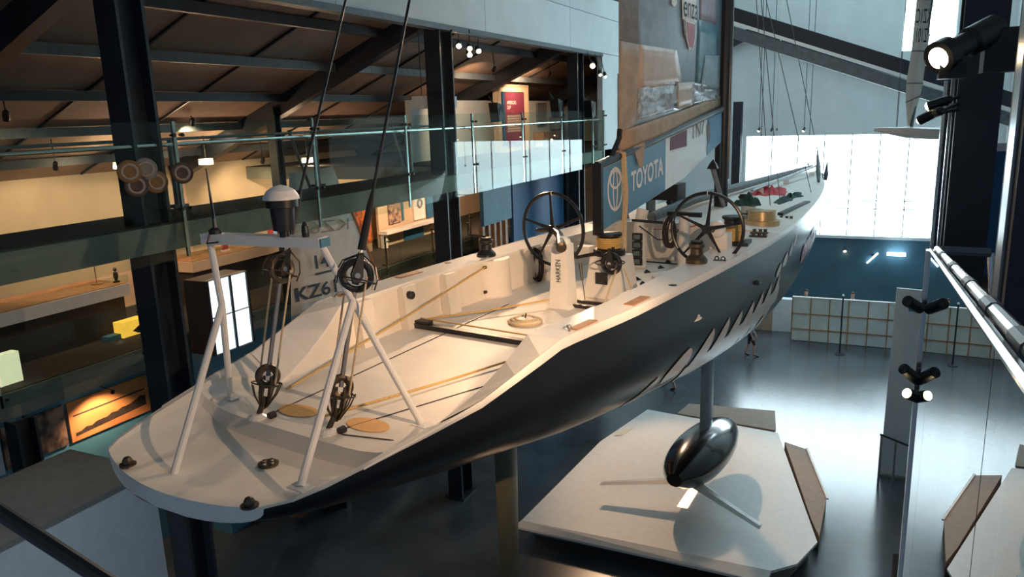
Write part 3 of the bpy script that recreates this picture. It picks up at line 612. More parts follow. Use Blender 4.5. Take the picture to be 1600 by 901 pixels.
MB().lathe(c+V((0, 0, .06)), (0, 0, 1), [(.16, 0), (.16, .38), (.2, .40), (.2, .44)], 16).build('drum', M['black'], d)
for s, t_ in ((11.2, 1.75), (10.8, 1.85), (13.2, 1.72)):
    q = MB().bb(B(s, t_, -2.38)+V((-.16, -.07, 0)), B(s, t_, -2.38)+V((.16, .07, .03))).build('deck_cleat', M['black'], YT)
    for k in (-.09, .02, .11): MB().lathe(B(s, t_, -2.35)+V((k, 0, 0)), (0, 0, 1), [(.035, 0), (.03, .04), (.04, .06)], 8).build('roller', M['bronze'], q)
q = MB().bb(B(8.3, 1.98, -2.39)+V((-.1, -.05, 0)), B(8.3, 1.98, -2.39)+V((.1, .05, .015))).build('twin_eye', M['black'], YT)
for k in (-.05, .05): MB().torus(B(8.3, 1.98, -2.35)+V((k, 0, 0)), (0, 1, 0), .03, .01, 12, 5).build('ring', M['black'], q)
for t_ in (-2.0, 2.0): MB().lathe(B(6.3, t_, -2.392), (0, 0, 1), [(.06, 0), (.06, .012), (.02, .014)], 12).build('filler_cap', M['carbon'], YT)
# helm pedestals and wheels
def wheel(c, label, tilt, post_base, post_top, phase):
    ax = (BF*math.cos(tilt)+BS*math.sin(tilt)).normalized(); R = .61; c = V(c)
    w = MB().torus(c, ax, R, .030, 56, 8).build('steering_wheel', M['carbon'], YT, smooth=True); w['label'] = label
    a = V((0, 0, 1)); b = ax.cross(a).normalized()
    for k in range(5):
        th = phase+2*math.pi*k/5; e = a*math.cos(th)+b*math.sin(th)
        MB().tube([c+e*.05, c+e*.3, c+e*R], [.042, .026, .018], 6).build('spoke', M['carbon'], w)
    MB().lathe(c-ax*.06, ax, [(.07, 0), (.085, .03), (.085, .09), (.05, .12)], 16).build('hub', M['carbon'], w)
    MB().torus(c+a*R, b, .032, .008, 10, 5).build('top_mark', M['white'], w)
    return w
def pedestal(s, t_, z1, w0, w1, face):
    mb = MB(); rows = []
    for z, w, d in ((FLZ, w0*1.25, w0*1.1), (FLZ+.05, w0, w0*.9), (z1-.25, w1, w1*.9), (z1, w1*.96, w1*.85)):
        rows.append([B(s+d/2*i, t_+w/2*j, z) for i, j in ((-1, -1), (-1, 1), (1, 1), (1, -1), (-1, -1))])
    mb.grid(rows); mb.add(rows[-1][:4], [(0, 1, 2, 3)]); p = mb.build('helm_pedestal', M['gloss'], YT)
    return p
p = pedestal(6.88, -.11, -2.02, .34, .28, 1)
MB().lathe(B(6.9, -.11, -2.10), (0, 0, 1), [(.14, 0), (.14, .08), (.11, .15), (.05, .19)], 16).build('pedestal_head', M['gloss'], p, smooth=True)
text('lettering', 'HARKEN', B(6.722, -.06, -2.62), (0, 0, 1), -BS, .085, M['print_black'], p, 0, w=.36)
wheel(B(7.44, -.62, -1.90), 'black five spoked port wheel', rad(4), None, None, rad(-4))
MB().tube([B(7.5, -.66, -1.88), B(7.15, -.32, -1.94), B(6.62, .02, -2.03)], [.06, .062, .085], 12).build('steering_shaft', M['carbon'], YT)
MB().lathe(B(6.62, .02, -2.03), B(6.52, .10, -2.06)-B(6.62, .02, -2.03), [(.085, 0), (.085, .03), (.05, .05)], 14).build('shaft_cap', M['bronze'], YT)
MB().tube([B(7.40, -.92, -1.93), B(7.45, -.55, -1.9)], .035, 8).build('shaft_arm', M['bronze'], YT)
p = pedestal(9.4, 1.62, -2.1, .36, .30, 1)
MB().lathe(B(9.25, 1.6, -2.02), -BF, [(.15, 0), (.14, .08), (.08, .14)], 16).build('pedestal_head', M['gloss'], p, smooth=True)
wheel(B(8.95, 1.52, -1.99), 'black five spoked starboard wheel', rad(-4), None, None, rad(6))
MB().tube([B(9.3, 1.58, -2.05), B(8.95, 1.52, -1.99)], .06, 10).build('steering_shaft', M['carbon'], YT)
# mainsheet console
rows = []
for z, w, d in ((FLZ, .72, .62), (FLZ+.7, .56, .48)):
    rows.append([B(7.95+d/2*i, .22+w/2*j, z) for i, j in ((-1, -1), (-1, 1), (1, 1), (1, -1), (-1, -1))])
con = MB().grid(rows).add(rows[-1][:4], [(0, 1, 2, 3)]).build('mainsheet_console', M['gloss'], YT)
c = B(7.95, .18, FLZ+.7)
MB().lathe(c, (0, 0, 1), [(.27, 0), (.27, .10), (.17, .11), (.16, .30), (.22, .33), (.22, .37)], 22).build('drum', M['black'], con)
mb = MB()
for k in range(5): mb.torus(c+V((0, 0, .14+.036*k)), (0, 0, 1), .195, .022, 22, 6)
mb.build('rope_turns', M['yrope'], con, smooth=True)
MB().box(B(7.66, .18, -2.72), (.22, .02, .2), (BS, BF, V((0, 0, 1)))).build('name_plate', M['carbon'], con)
MB().box(B(7.75, -.16, -2.28), (.24, .2, .16), (BS, BF, V((0, 0, 1)))).build('control_box', M['white'], con)
MB().tube([B(7.6, -.42, -2.2), B(7.5, -.2, -2.36), B(7.7, .1, -2.3)], .035, 6).build('foot_bar', M['carbon'], con)
MB().tube([B(7.7, -.25, -2.50), B(7.65, -.18, -2.78)], [.03, .022], 8).build('lever', M['black'], con)
MB().tube([B(7.65, -.18, -2.78), B(7.2, .12, FLZ+.02)], .008, 6).build('lever_rod', M['bronze'], con)
for k in (0, .3): MB().box(B(6.9+k, .30-k*.3, FLZ+.03), (.5, .05, .05), (BS, BF, V((0, 0, 1)))).build('foot_rail', M['carbon'], con)
def sheave_block(c, ax, R, m=None, n=3, length=.0, updir=V((0, 0, 1)), cage=True):
    c = V(c); ax = V(ax).normalized(); up = updir.normalized(); sd = up.cross(ax).normalized()
    b = MB().torus(c, ax, R*.78, R*.2, 30, 8).build('backstay_block', m or M['bronze'], YT, smooth=True)
    for sg in (-1, 1):
        MB().prism([c+ax*sg*R*.3+up*R*1.3-sd*R*.12, c+ax*sg*R*.3+up*R*1.3+sd*R*.12, c+ax*sg*R*.3+sd*R*.32, c+ax*sg*R*.3-up*R*.5+sd*R*.12, c+ax*sg*R*.3-up*R*.5-sd*R*.12, c+ax*sg*R*.3-sd*R*.32], ax*(.012*sg)).build('cheek', m or M['bronze'], b)
        if cage:
            for k in (-1, 1):
                MB().tube([c+ax*sg*R*.35+up*R*1.25, c+ax*sg*R*.5+up*R*.7+sd*k*R*.85, c+ax*sg*R*.5+sd*k*R*1.1, c+ax*sg*R*.4-up*R*.6+sd*k*R*1.05], .008, 5).build('cage_wire', m or M['bronze'], b)
    if cage: MB().torus(c-up*R*.25, up, R*1.12, .008, 22, 5).build('cage_hoop', m or M['bronze'], b)
    MB().lathe(c-ax*R*.4, ax, [(R*.16, 0), (R*.16, R*.8)], 10).build('axle', M['chrome'], b)
    return b
q = sheave_block(B(7.55, .42, -2.42), BF, .2, M['carbon'], cage=False)
MB().torus(B(7.5, .42, -2.40), (0, 0, 1), .24, .012, 20, 5).build('guard_hoop', M['bronze'], q)
# instrument pod
pts = [B(10.4, -.38, FLZ), B(10.4, -.38, FLZ+.55), B(10.45, -.42, FLZ+.85), B(10.5, -.36, FLZ+1.15)]
pod = MB().tube(pts, [.13, .12, .10, .12], 10).build('instrument_pod', M['gloss'], YT, smooth=True)
for k in range(4):
    e = MB().box(B(10.24, -.36, FLZ+.14+.165*k), (.20, .05, .15), (BS, BF, V((0, 0, 1)))).build('display_unit', M['black'], pod)
    MB().box(B(10.212, -.36, FLZ+.14+.165*k), (.14, .01, .09), (BS, BF, V((0, 0, 1)))).build('screen', M['screen'], pod)
MB().tube([B(10.3, -.5, FLZ+.95), B(10.3, .15, FLZ+.93)], .03, 6).build('grab_bar', M['carbon'], pod)
MB().tube([B(10.9, .35, FLZ), B(10.9, .35, -2.05)], [.13, .10], 14).build('grinder_post', M['gloss'], YT, smooth=True)
MB().tube([B(10.9, .0, -2.03), B(10.9, .7, -2.03)], .05, 10).build('grinder_axle', M['carbon'], YT)
# rope coil hanging by the starboard wheel and one on the port side
for (s, t_, z, n, R, nm) in ((10.3, .30, -2.28, 7, .2, 'rope_coil'), (8.3, -1.50, -2.72, 6, .22, 'rope_coil')):
    mb = MB()
    for k in range(n):
        c = B(s+random.uniform(-.05, .05), t_+random.uniform(-.04, .04), z+random.uniform(-.06, .03)); ax = (BF+BS*random.uniform(-.5, .5)).normalized()
        mb.add([], []); a = ax.cross(V((0, 0, 1))).normalized(); pts = [c+a*(R*.55*math.cos(u))+V((0, 0, R*1.35*math.sin(u))) for u in [2*math.pi*i/16 for i in range(17)]]
        mb.tube(pts, .018, 5)
    mb.build(nm, M['drope'], YT, smooth=True)
MB().tube([B(10.2, -.3, -2.2), B(10.5, -.05, -2.5), B(10.8, .1, -2.55), B(11.0, .25, -2.3)], .012, 5).build('hanging_line', M['drope'], YT)
MB().tube([B(10.4, -.1, -2.28), B(10.8, .2, -2.34), B(11.2, .5, -2.28)], .010, 5).build('hanging_line', M['redcloth'], YT)
# floor fittings
for s, t_ in ((9.9, -.02), (10.4, .05), (9.4, .55), (11.0, -.05), (10.6, .75), (9.2, .1), (10.0, .45), (8.9, .35)):
    MB().add([B(s-.08, t_, FLZ), B(s+.08, t_-.08, FLZ), B(s+.08, t_+.08, FLZ), B(s+.02, t_, FLZ+.07)], [(0, 1, 3), (1, 2, 3), (2, 0, 3), (0, 2, 1)]).build('deck_wedge', M['black'], YT)
MB().tube([B(10.9, -1.0, FLZ+.01), B(10.9, 1.2, FLZ+.01)], .018, 6).build('deck_groove', M['carbon'], YT)
c = B(5.75, -.12, FLZ); q = MB().lathe(c, (0, 0, 1), [(.24, 0), (.22, .05), (.10, .07), (.04, .08)], 20).build('rope_flake', M['white'], YT, smooth=True)
mb = MB()
for k in range(3): mb.torus(c+V((0, 0, .03+.02*k)), (0, 0, 1), .25-.05*k, .02, 22, 5)
mb.build('coil_turns', M['rope'], q); MB().tube([c+V((0, 0, .07)), c+V((.02, 0, .15))], .014, 6).build('pin', M['bronze'], q)
mb = MB()
for k in range(4): mb.torus(B(8.3, .75, FLZ+.02+.02*k), (0, 0, 1), .22-.03*k, .02, 20, 5)
mb.build('rope_flake', M['rope'], YT)
# mainsheet traveller and deck lines
tr = MB().box(B(4.78, 0, FLZ+.04), (3.3, .10, .07), (BS, BF, V((0, 0, 1)))).build('traveller_track', M['carbon'], YT)
MB().box(B(4.82, -1.45, FLZ+.08), (.5, .14, .07), (BS, BF, V((0, 0, 1)))).build('traveller_car', M['black'], tr)
MB().tube([B(4.95, -1.5, FLZ+.1), B(4.9, 1.6, FLZ+.1)], .012, 5).build('control_line', M['yrope'], tr)
for a, b, m_ in ((B(6.75, -1.55, -2.5), B(1.9, -.95, FLZ+.03), M['yrope']), (B(6.75, -.3, FLZ+.12), B(4.9, -1.4, FLZ+.1), M['yrope']), (B(4.7, .95, FLZ+.05), B(1.5, .1, FLZ+.05), M['yrope'])):
    MB().tube([a, (a+b)/2+V((0, 0, -.02)), b], .014, 6).build('deck_line', m_, YT)
for a, b in ((B(7.6, .5, -2.5), B(6.0, .95, FLZ+.01)), (B(7.6, .62, -2.5), B(7.2, 1.1, FLZ+.01))):
    MB().tube([a, b], .016, 6).build('mainsheet_fall', M['rope'], YT)
for a, b in ((B(6.6, -1.0, FLZ+.004), B(1.4, -.55, FLZ+.004)), (B(3.6, 1.1, FLZ+.004), B(1.45, .45, FLZ+.004)), (B(1.35, .55, FLZ+.004), B(1.5, 1.1, FLZ+.004))):
    MB().tube([a, b], .008, 5).build('deck_seam', M['drope'], YT)
# stern bollards and vent
for s, t_ in ((-.20, -.62), (-.12, 1.02)):
    c = B(s, t_, -3.02); q = MB().lathe(c, (0, 0, 1), [(.075, 0), (.075, .015), (.045, .02), (.045, .05), (.03, .075), (.008, .085)], 14).build('stern_stud', M['bronze'], YT, smooth=True)
c = B(.72, .18, FLZ-.148); q = MB().lathe(c, (0, 0, 1), [(.10, 0), (.10, .02), (.07, .025)], 14).build('deck_vent', M['bronze'], YT)
for k in range(4): MB().lathe(c+V((.05*math.cos(k*1.57), .05*math.sin(k*1.57), .02)), (0, 0, 1), [(.022, 0), (.02, .02)], 8).build('vent_boss', M['chrome'], q)
# stern frame with radar dome and whip antenna
TL, TRr = B(1.45, -1.40, -1.205), B(1.72, .05, -1.20)
JL, JR = B(1.30, -1.10, -1.90), B(1.80, .38, -1.80)
ax = (TRr-TL).normalized(); up_ = V((0, 0, 1)); sd_ = up_.cross(ax)
fr = MB().box((TL+TRr)/2, ((TRr-TL).length+.1, .16, .11), (ax, sd_, up_)).build('stern_frame', M['gloss'], YT); fr['label'] = 'white tubular stern frame'
for nm, pts, r_ in (('leg', [TL, JL, B(1.41, -1.30, FLZ+.06)], .036), ('leg', [JL, B(.05, -.34, FLZ-.12)], .038), ('leg', [TRr, JR, B(1.95, 1.07, FLZ+.01)], .036), ('leg', [JR, B(.40, 1.02, FLZ-.02)], .038)):
    MB().tube(pts, r_, 10).build(nm, M['gloss'], fr, smooth=True)
for p_ in (B(1.41, -1.30, FLZ+.04), B(.05, -.34, FLZ-.125), B(1.95, 1.07, FLZ), B(.40, 1.02, FLZ-.02)): MB().box(p_, (.2, .14, .012), (BS, BF, V((0, 0, 1)))).build('foot_plate', M['gloss'], fr)
MB().box(TRr+ax*.07+V((0, 0, 0)), (.012, .15, .09), (ax, sd_, up_)).build('end_cap', M['blue2'], fr)
c = B(1.60, -.33, -1.15)
rd = MB().lathe(c, (0, 0, 1), [(.05, 0), (.05, .06), (.11, .07), (.125, .30), (.165, .31), (.165, .40)], 24).build('radar_mast', M['black'], YT, smooth=True)
MB().lathe(c+V((0, 0, .39)), (0, 0, 1), [(.185, 0), (.18, .03), (.14, .09), (.07, .13), (.01, .145)], 24).build('radar_dome', M['white'], rd, smooth=True)
MB().lathe(B(1.66, -.08, -1.15), (0, 0, 1), [(.035, 0), (.04, .05), (.035, .12), (.015, .16)], 12).build('gps_stub', M['black'], YT)
an = MB().tube([B(1.45, -1.28, -1.15), B(1.45, -1.28, -1.05), B(1.47, -1.34, -.45)], [.035, .02, .007], 8).build('whip_antenna', M['black'], YT)
MB().lathe(B(1.45, -1.28, -1.15), (0, 0, 1), [(.07, 0), (.07, .04), (.03, .07)], 12).build('antenna_base', M['black'], an)
MB().tube([B(1.4, -1.3, -1.13), B(1.33, -1.28, -1.24), B(1.36, -1.12, -1.22)], .01, 5).build('antenna_cable', M['bronze'], an)
# runner blocks and rods
for (tt, s0, s1, su, zu, st, zt) in ((-.58, 1.21, 1.37, 1.72, -1.53, 2.97, 1.32), (.38, 1.30, 1.51, 1.88, -1.55, 2.95, 1.22)):
    lo_, up2 = B(s1, tt, -2.74), B(su, tt, zu); dr = (up2-lo_).normalized(); dl = (B(st, tt, zt)-up2).normalized()
    ax1 = (BS*.8+BF*.6).normalized(); sd1 = dr.cross(ax1).normalized(); rc = lo_+dr*.10
    b1 = MB().torus(rc, V((.75, -.6, .2)), .095, .040, 26, 8).build('lower_block', M['bronze'], YT, smooth=True)
    MB().torus(lo_+dr*.02, dr, .16, .009, 24, 5).build('cage_hoop', M['bronze'], b1)
    for k in range(8):
        u = 2*math.pi*k/8; e_ = ax1*math.cos(u)+sd1*math.sin(u)
        MB().tube([lo_+dr*.02+e_*.16, lo_-dr*.10+e_*.12, lo_-dr*.24+e_*.03], .008, 5).build('cage_wire', M['bronze'], b1)
    for sg in (-1, 1):
        for k in (-1, 1):
            MB().tube([rc+ax1*sg*.05+sd1*k*.05, lo_-dr*.06+ax1*sg*.05+sd1*k*.055, lo_-dr*.16+ax1*sg*.045+sd1*k*.02, lo_-dr*.25], .016, 6).build('cheek', M['bronze'], b1)
        MB().prism([lo_+dr*.01+ax1*sg*.055+sd1*.06, lo_+dr*.01+ax1*sg*.055-sd1*.06, lo_-dr*.10+ax1*sg*.055-sd1*.04, lo_-dr*.10+ax1*sg*.055+sd1*.04], ax1*.01*sg).build('cheek_plate', M['bronze'], b1)
    b2 = sheave_block(up2, V((.7, -.7, .15)) if tt > 0 else V((.95, -.2, .1)), .185 if tt > 0 else .165, M['carbon'] if tt > 0 else M['bronze'], updir=dl)
    MB().tube([B(s0, tt, FLZ), lo_-dr*.12], .03, 8).build('shackle', M['bronze'], b1)
    MB().lathe(B(s0, tt, FLZ), (0, 0, 1), [(.10, 0), (.10, .02), (.05, .05)], 12).build('chain_plate', M['gloss'], b1)
    MB().lathe(B(s0+.05, tt+.13, FLZ+.03), BF, [(.04, 0), (.04, .07)], 10).build('turning_sheave', M['black'], b1)
    for k in (-.13, .13): MB().tube([lo_+BS*k, up2+BS*k*1.1], .011, 6).build('tackle_line', M['rope'], b1)
    MB().tube([lo_+dr*.1, up2-dr*.15], .024, 6).build('tackle_strap', M['greyc'], b1)
    MB().tube([up2+dl*.2, up2+dl*.28], .02, 6).build('swivel', M['chrome'], b2)
    MB().tube([up2+dl*.27, up2+dl*.75, up2+dl*.9, up2+dl*8], [.045, .035, .016, .013], 8).build('runner_rod', M['black'], b2)
    e = MB(); cc = B(s0+.36, tt+.22, FLZ+.003); n = 28
    e.prism([cc+BF*(.15*math.cos(2*math.pi*k/n))+BS*(.27*math.sin(2*math.pi*k/n)) for k in range(n)], (0, 0, .006)); e.build('orange_pad', M['orange'], YT)  # flat orange ellipse laid on the deck by each runner block
# mast, boom, sail
MB().tube([B(14.05, 0, -2.4), B(14.05, 0, 8.0)], .16, 14).build('mast', M['carbon'], YT, smooth=True)
MB().tube([B(14.05, .17, -1.6), B(14.05, .17, 7.6)], .018, 6).build('mast_track', M['chrome'], YT)
MB().prism([B(13.72, -.06, -.35), B(13.98, -.06, .0), B(13.98, -.06, -1.9), B(13.75, -.06, -1.55)], BS*.12).build('gooseneck', M['carbon'], YT)
bm_ = MB().prism([B(7.84, 0, -.86), B(13.8, 0, -.02), B(13.8, 0, -.75), B(11.6, 0, -1.38), B(7.84, 0, -1.98)], BS*.05)
boom = bm_.build('boom', M['boomwhite'], YT)
zt2 = lambda s: -.86+(s-7.84)/5.96*.84
zb2 = lambda s: -1.98+(s-7.84)*.1596 if s < 11.6 else -1.38+(s-11.6)*.286
MB().prism([B(7.9, .051, zt2(7.9)-.08), B(10.6, .051, zt2(10.6)-.08), B(10.6, .051, zb2(10.6)+.01), B(7.9, .051, zb2(7.9)+.01)], BS*.012).build('blue_side', M['boomblue'], boom)
MB().prism([B(12.9, .051, zt2(12.9)-.06), B(13.78, .051, zt2(13.78)-.06), B(13.78, .051, -.74), B(12.9, .051, zb2(12.9)+.02)], BS*.012).build('blue_end', M['boomblue'], boom)
MB().tube([B(7.82, .03, zt2(7.82)), B(9.1, .03, zt2(9.1)), B(13.85, .03, zt2(13.85))], .075, 10).build('top_spar', M['carbon'], boom, smooth=True)
MB().box(B(7.84, .03, -1.42), (.16, .08, 1.2), (BS, BF, V((0, 0, 1)))).build('end_post', M['carbon'], boom)
def onb(s, z, o_=.066): return B(s, o_, z)
def ell(c, a, b, w, name, rot=0):
    n = 32; o1 = []; i1 = []
    for k in range(n+1):
        u = 2*math.pi*k/n
        for R_, L in ((0, o1), (w, i1)):
            x, y = (a-R_)*math.cos(u), (b-R_)*math.sin(u); L.append(onb(c[0]+x*math.cos(rot)-y*math.sin(rot), c[1]+x*math.sin(rot)+y*math.cos(rot)))
    ob = MB().grid([o1, i1]).build(name, M['print_white'], boom)
    return ob
ell((8.42, -1.30), .30, .38, .05, 'emblem_ring'); ell((8.42, -1.13), .22, .17, .045, 'emblem_arc'); ell((8.42, -1.30), .10, .36, .04, 'emblem_oval')
x_, sl_ = BF, .12
text('lettering', 'TOYOTA', B(9.05, .066, -1.42), BF+V((0, 0, .14)), (0, 0, 1), .36, M['print_white'], boom, 0, w=1.45, bold=.02)
MB().prism([B(10.85, .051, zt2(10.85)-.09), B(11.7, .051, zt2(11.7)-.09), B(11.7, .051, zt2(11.7)-.42), B(10.85, .051, zt2(10.85)-.34)], BS*.01).build('maroon_patch', M['maroon'], boom)
text('lettering', 'TN7', B(11.95, .062, -.62), BF+V((0, 0, .14)), (0, 0, 1), .30, M['greyc'], boom, 0, w=.75)
MB().prism([B(12.85, .064, -.35), B(13.0, .064, -.28), B(13.05, .064, -.6), B(13.0, .064, -.75), B(12.9, .064, -.66)], BS*.006).build('grey_mark', M['greyc'], boom)
for k in range(5):
    o_ = .09+.012*k; s_ = 8.62+.035*(k % 3)
    MB().tube([B(s_, -.06, zt2(8.6)+.09), B(s_, o_, zt2(8.6)+.06), B(s_+.05, o_+.02, -1.4), B(s_+.03, o_, -1.95), B(s_-.35, .3, -2.35)], .018, 5).build('boom_lashing', M['rope'], boom)
MB().tube([B(8.35, .03, zt2(8.35)+.05), B(8.6, .05, -.45), B(8.66, .03, -.30)], .05, 6).build('clew_strap', M['black'], boom)
# sail: film panels sewn between tan borders
def sl2(s, z, o_=0.0): return B(s, .02+o_+.05*math.sin((s-8.6)*.9), z)
def spanel(name, pts, m_, o_, sub=6, wob=0.0):
    # quad in (s,z) subdivided so that it follows the belly of the sail
    (a, b, c, d) = pts; rows = []
    for i in range(sub+1):
        u = i/sub; l = (a[0]+(d[0]-a[0])*u, a[1]+(d[1]-a[1])*u); r_ = (b[0]+(c[0]-b[0])*u, b[1]+(c[1]-b[1])*u)
        rows.append([sl2(l[0]+(r_[0]-l[0])*k/8, l[1]+(r_[1]-l[1])*k/8, o_+random.uniform(-wob, wob)) for k in range(9)])
    ob = MB().grid(rows).build(name, m_, sail if name != 'mainsail' else YT, smooth=True)
    md = ob.modifiers.new('s', 'SOLIDIFY'); md.thickness = .006; md.offset = 0
    return ob
sail = None
sail = spanel('mainsail', [(8.65, 7.5), (13.86, 7.5), (13.86, .12), (8.65, -.62)], M['film'], 0.0, 14); sail['label'] = 'grey film mainsail edged with tan cloth'
def sp(px, py):     # where a measured mark lies on the sail
    v = ray(px, py); kk = BO.dot(BS)/v.dot(BS); P_ = v*kk-BO; return P_.dot(BF), P_.z
def Q(*c): return [sp(*p_) for p_ in c]
spanel('leech_band', Q((966, 64), (995, 70), (990, 190), (964, 240)), M['tan'], .012, 6)
spanel('leech_band', Q((966, -300), (998, -300), (995, 70), (966, 64)), mat('grey_leech_cloth', (0.20, 0.19, 0.19), .6, var=.15), .010, 6)
spanel('foot_band', Q((966, 205), (1127, 150), (1127, 166), (966, 240)), M['tan'], .016, 4, .008)
spanel('peach_patch', Q((994, 70), (1052, 79), (1061, 130), (991, 140)), M['peach_film'], .014, 4)
spanel('crinkled_patch', Q((992, 138), (1053, 127), (1053, 171), (990, 188)), M['crinkle'], .018, 10, .014)
spanel('crinkled_patch', Q((1077, 128), (1124, 136), (1124, 156), (1077, 163)), M['crinkle'], .018, 10, .014)
spanel('tan_patch', Q((1052, 130), (1079, 128), (1078, 164), (1052, 171)), M['peach_film'], .028, 3)
spanel('teal_panel', Q((1090, 32), (1124, 40), (1124, 136), (1085, 128)), M['teal_film'], .012, 4)
spanel('pale_panel', Q((1101, 86), (1124, 87), (1124, 140), (1093, 138)), mat('pale_film', (0.30, 0.40, 0.44), .3), .024, 4)
spanel('pink_ghost', Q((1093, -20), (1121, -20), (1121, 38), (1092, 30)), mat('pink_ghost_film', (0.34, 0.29, 0.33), .35), .010, 4)
# printed shield and word
def mark(name, pts, m_, o_=.03):
    q = [sp(*p_) for p_ in pts]; MB().prism([sl2(a, b, o_) for a, b in q], BS*.006).build(name, m_, sail)
mark('shield', [(1064, 31), (1082, 36), (1083, 60), (1079, 78), (1076, 74), (1072, 79), (1067, 60)], M['print_white'], .026)
mark('shield_field', [(1067.5, 35), (1081.5, 39), (1081.5, 60), (1078, 76), (1075.8, 71), (1073, 76), (1069.5, 60)], M['red'], .034)
mark('shield_side', [(1061, 31), (1066, 33), (1067, 60), (1064, 56)], M['print_grey'], .03)
mark('word_panel', [(1059, -12), (1084, -12), (1084, 36), (1060, 30)], M['print_white'], .026)
q0, q1, q2 = sp(1061, 26), sp(1083, 33), sp(1061, 2)
text('lettering', 'enza', sl2(q0[0], q0[1], .045), BF*(q1[0]-q0[0])+V((0, 0, q1[1]-q0[1])), (0, 0, 1), q2[1]-q0[1], M['print_black'], sail, 0, w=q1[0]-q0[0])
mark('drop_mark', [(1041, -6), (1051, -6), (1050, 7), (1046, 12), (1042, 7)], M['print_white'], .03)
mark('drop_centre', [(1044, -4), (1049, -4), (1048, 1), (1045, 1)], M['red'], .04)
MB().prism([sl2(9.1, -.62, .03), sl2(9.55, -.55, .03), sl2(9.42, -.98, .06), sl2(9.3, -1.0, .06)], BS*.015).build('cloth_flap', M['tan'], sail)
# poles on the foredeck, gear by the mast
MB().tube([B(10.9, -.35, -2.12), B(13.9, -.55, -2.06), B(22.6, .05, -1.93)], [.10, .12, .06], 12).build('spinnaker_pole', M['grey_steel'], YT, smooth=True)
MB().tube([B(15.8, .2, -2.05), B(22.4, .3, -1.88)], .05, 10).build('jockey_pole', M['chrome'], YT, smooth=True)
for s in (16.5, 19.0, 22.0): MB().bb(B(s, .2, -2.32)+V((-.08, -.05, 0)), B(s, .2, -2.32)+V((.08, .05, .26))).build('pole_chock', M['white'], YT)
vg = MB().tube([B(13.9, .12, -2.2), B(12.9, .2, -1.28)], [.05, .06], 8).build('vang_strut', M['greyc'], YT)
MB().lathe(B(12.9, .2, -1.28), (0, 0, 1), [(.16, 0), (.10, .10), (.01, .2)], 4).build('strut_cap', M['black'], vg)
for a, b in ((B(19.8, .9, -2.15), B(21.2, .5, -1.25)), (B(20.2, 1.0, -2.15), B(20.2, 1.02, -1.62))):
    MB().tube([a, a+(b-a)*.3, b], [.04, .07, .012], 8).build('stay_fitting', M['grey_steel'], YT)
for a, b in ((B(14.2, .2, 6.5), B(19.9, 1.0, -2.1)), (B(14.2, -.2, 6.0), B(17.2, 1.3, -2.2)), (B(14.1, .25, 6), B(14.6, 1.0, -2.3)), (B(14.1, .25, 6), B(14.9, 1.15, -2.3))):
    MB().tube([a, b], .010, 5).build('stay_wire', M['grey_steel'], YT)
MB().box(B(12.6, 1.2, -2.28), (.5, .1, .12), (BF, BS, V((0, 0, 1)))).build('genoa_track', M['carbon'], YT)
MB().box(B(14.6, 1.55, -2.30), (2.4, .12, .10), (BF, BS, V((0, 0, 1)))).build('genoa_track', M['carbon'], YT)
# rudder, keel strut and bulb
def foil(s, c, z0, z1, th, nm, m_, c1=None):
    rows = []
    for z, cc in ((z0, c), (z1, c1 or c)):
        rows.append([B(s+cc*x, th*cc*y, z) for x, y in ((.5, 0), (.38, .5), (.1, .9), (-.2, .75), (-.5, 0), (-.2, -.75), (.1, -.9), (.38, -.5), (.5, 0))])
    return MB().grid(rows).add(rows[0][:8], [tuple(range(8))]).add(rows[1][:8], [tuple(range(8))]).build(nm, m_, YT, smooth=True)
foil(4.95, .62, -4.1, -7.6, .09, 'rudder', mat('olive_rudder', (0.09, 0.085, 0.05), .3), .45)
foil(13.45, .9, -4.8, -8.0, .09, 'keel_strut', mat('blue_grey_strut', (0.10, 0.13, 0.16), .3))
BCZ = -8.1; rows = []
for i in range(25):
    u = i/24; s = 11.45+3.75*u; r_ = .68*(4*u*(1-u))**.5*(1.06-.2*u) if 0 < u < 1 else .02
    if u < .06: r_ = max(r_, .18)
    rows.append([B(s, r_*math.cos(2*math.pi*k/28), BCZ+r_*.86*math.sin(2*math.pi*k/28)) for k in range(29)])
bulb = MB().grid(rows).add(rows[0][:28], [tuple(range(28))]).build('keel_bulb', M['bulb'], YT, smooth=True)
for sg in (-1, 1):
    a, b = B(12.3, sg*.18, BCZ-.42), B(11.6, sg*1.9, BCZ-.66 if sg > 0 else BCZ-.62)
    d_ = (b-a).normalized(); rows = []
    for p_, cc in ((a, .42), (b, .24)):
        rows.append([p_+BF*(cc*x)+V((0, 0, cc*.2*y)) for x, y in ((.5, 0), (.3, .5), (-.1, .6), (-.5, 0), (-.1, -.6), (.3, -.5), (.5, 0))])
    MB().grid(rows).add(rows[1][:6], [tuple(range(6))]).build('winglet', M['gloss'], bulb)
# fern leaves and word on the starboard topsides
def hp(s, z, off=.014):
    b = sml(HB, s); best = None
    for i in range(241):
        th = math.pi/2*i/240; t_, zz_ = hullpt(s, th)
        if best is None or abs(zz_-z) < best[0]: best = (abs(zz_-z), t_, zz_, th)
    t2, z2 = hullpt(s, min(best[3]+.03, math.pi/2)); nrm = V((0, 0, 0))
    d_ = V((t2-best[1], z2-best[2], 0)); n_ = V((-d_.y, d_.x, 0)); n_ = n_ if n_.x > 0 else -n_; n_.normalize() if n_.length else None
    return B(s, best[1]+n_.x*off, best[2]+n_.y*off)
def decal(name, outline_top, outline_bot, m_):
    # two polylines in (s, z) joined by a skin lying on the hull
    rows = []
    for (s0, z0), (s1, z1) in zip(outline_top, outline_bot):
        rows.append([hp(s0+(s1-s0)*k/6, z0+(z1-z0)*k/6) for k in range(7)])
    MB().grid(rows).build(name, m_, hull, smooth=True)
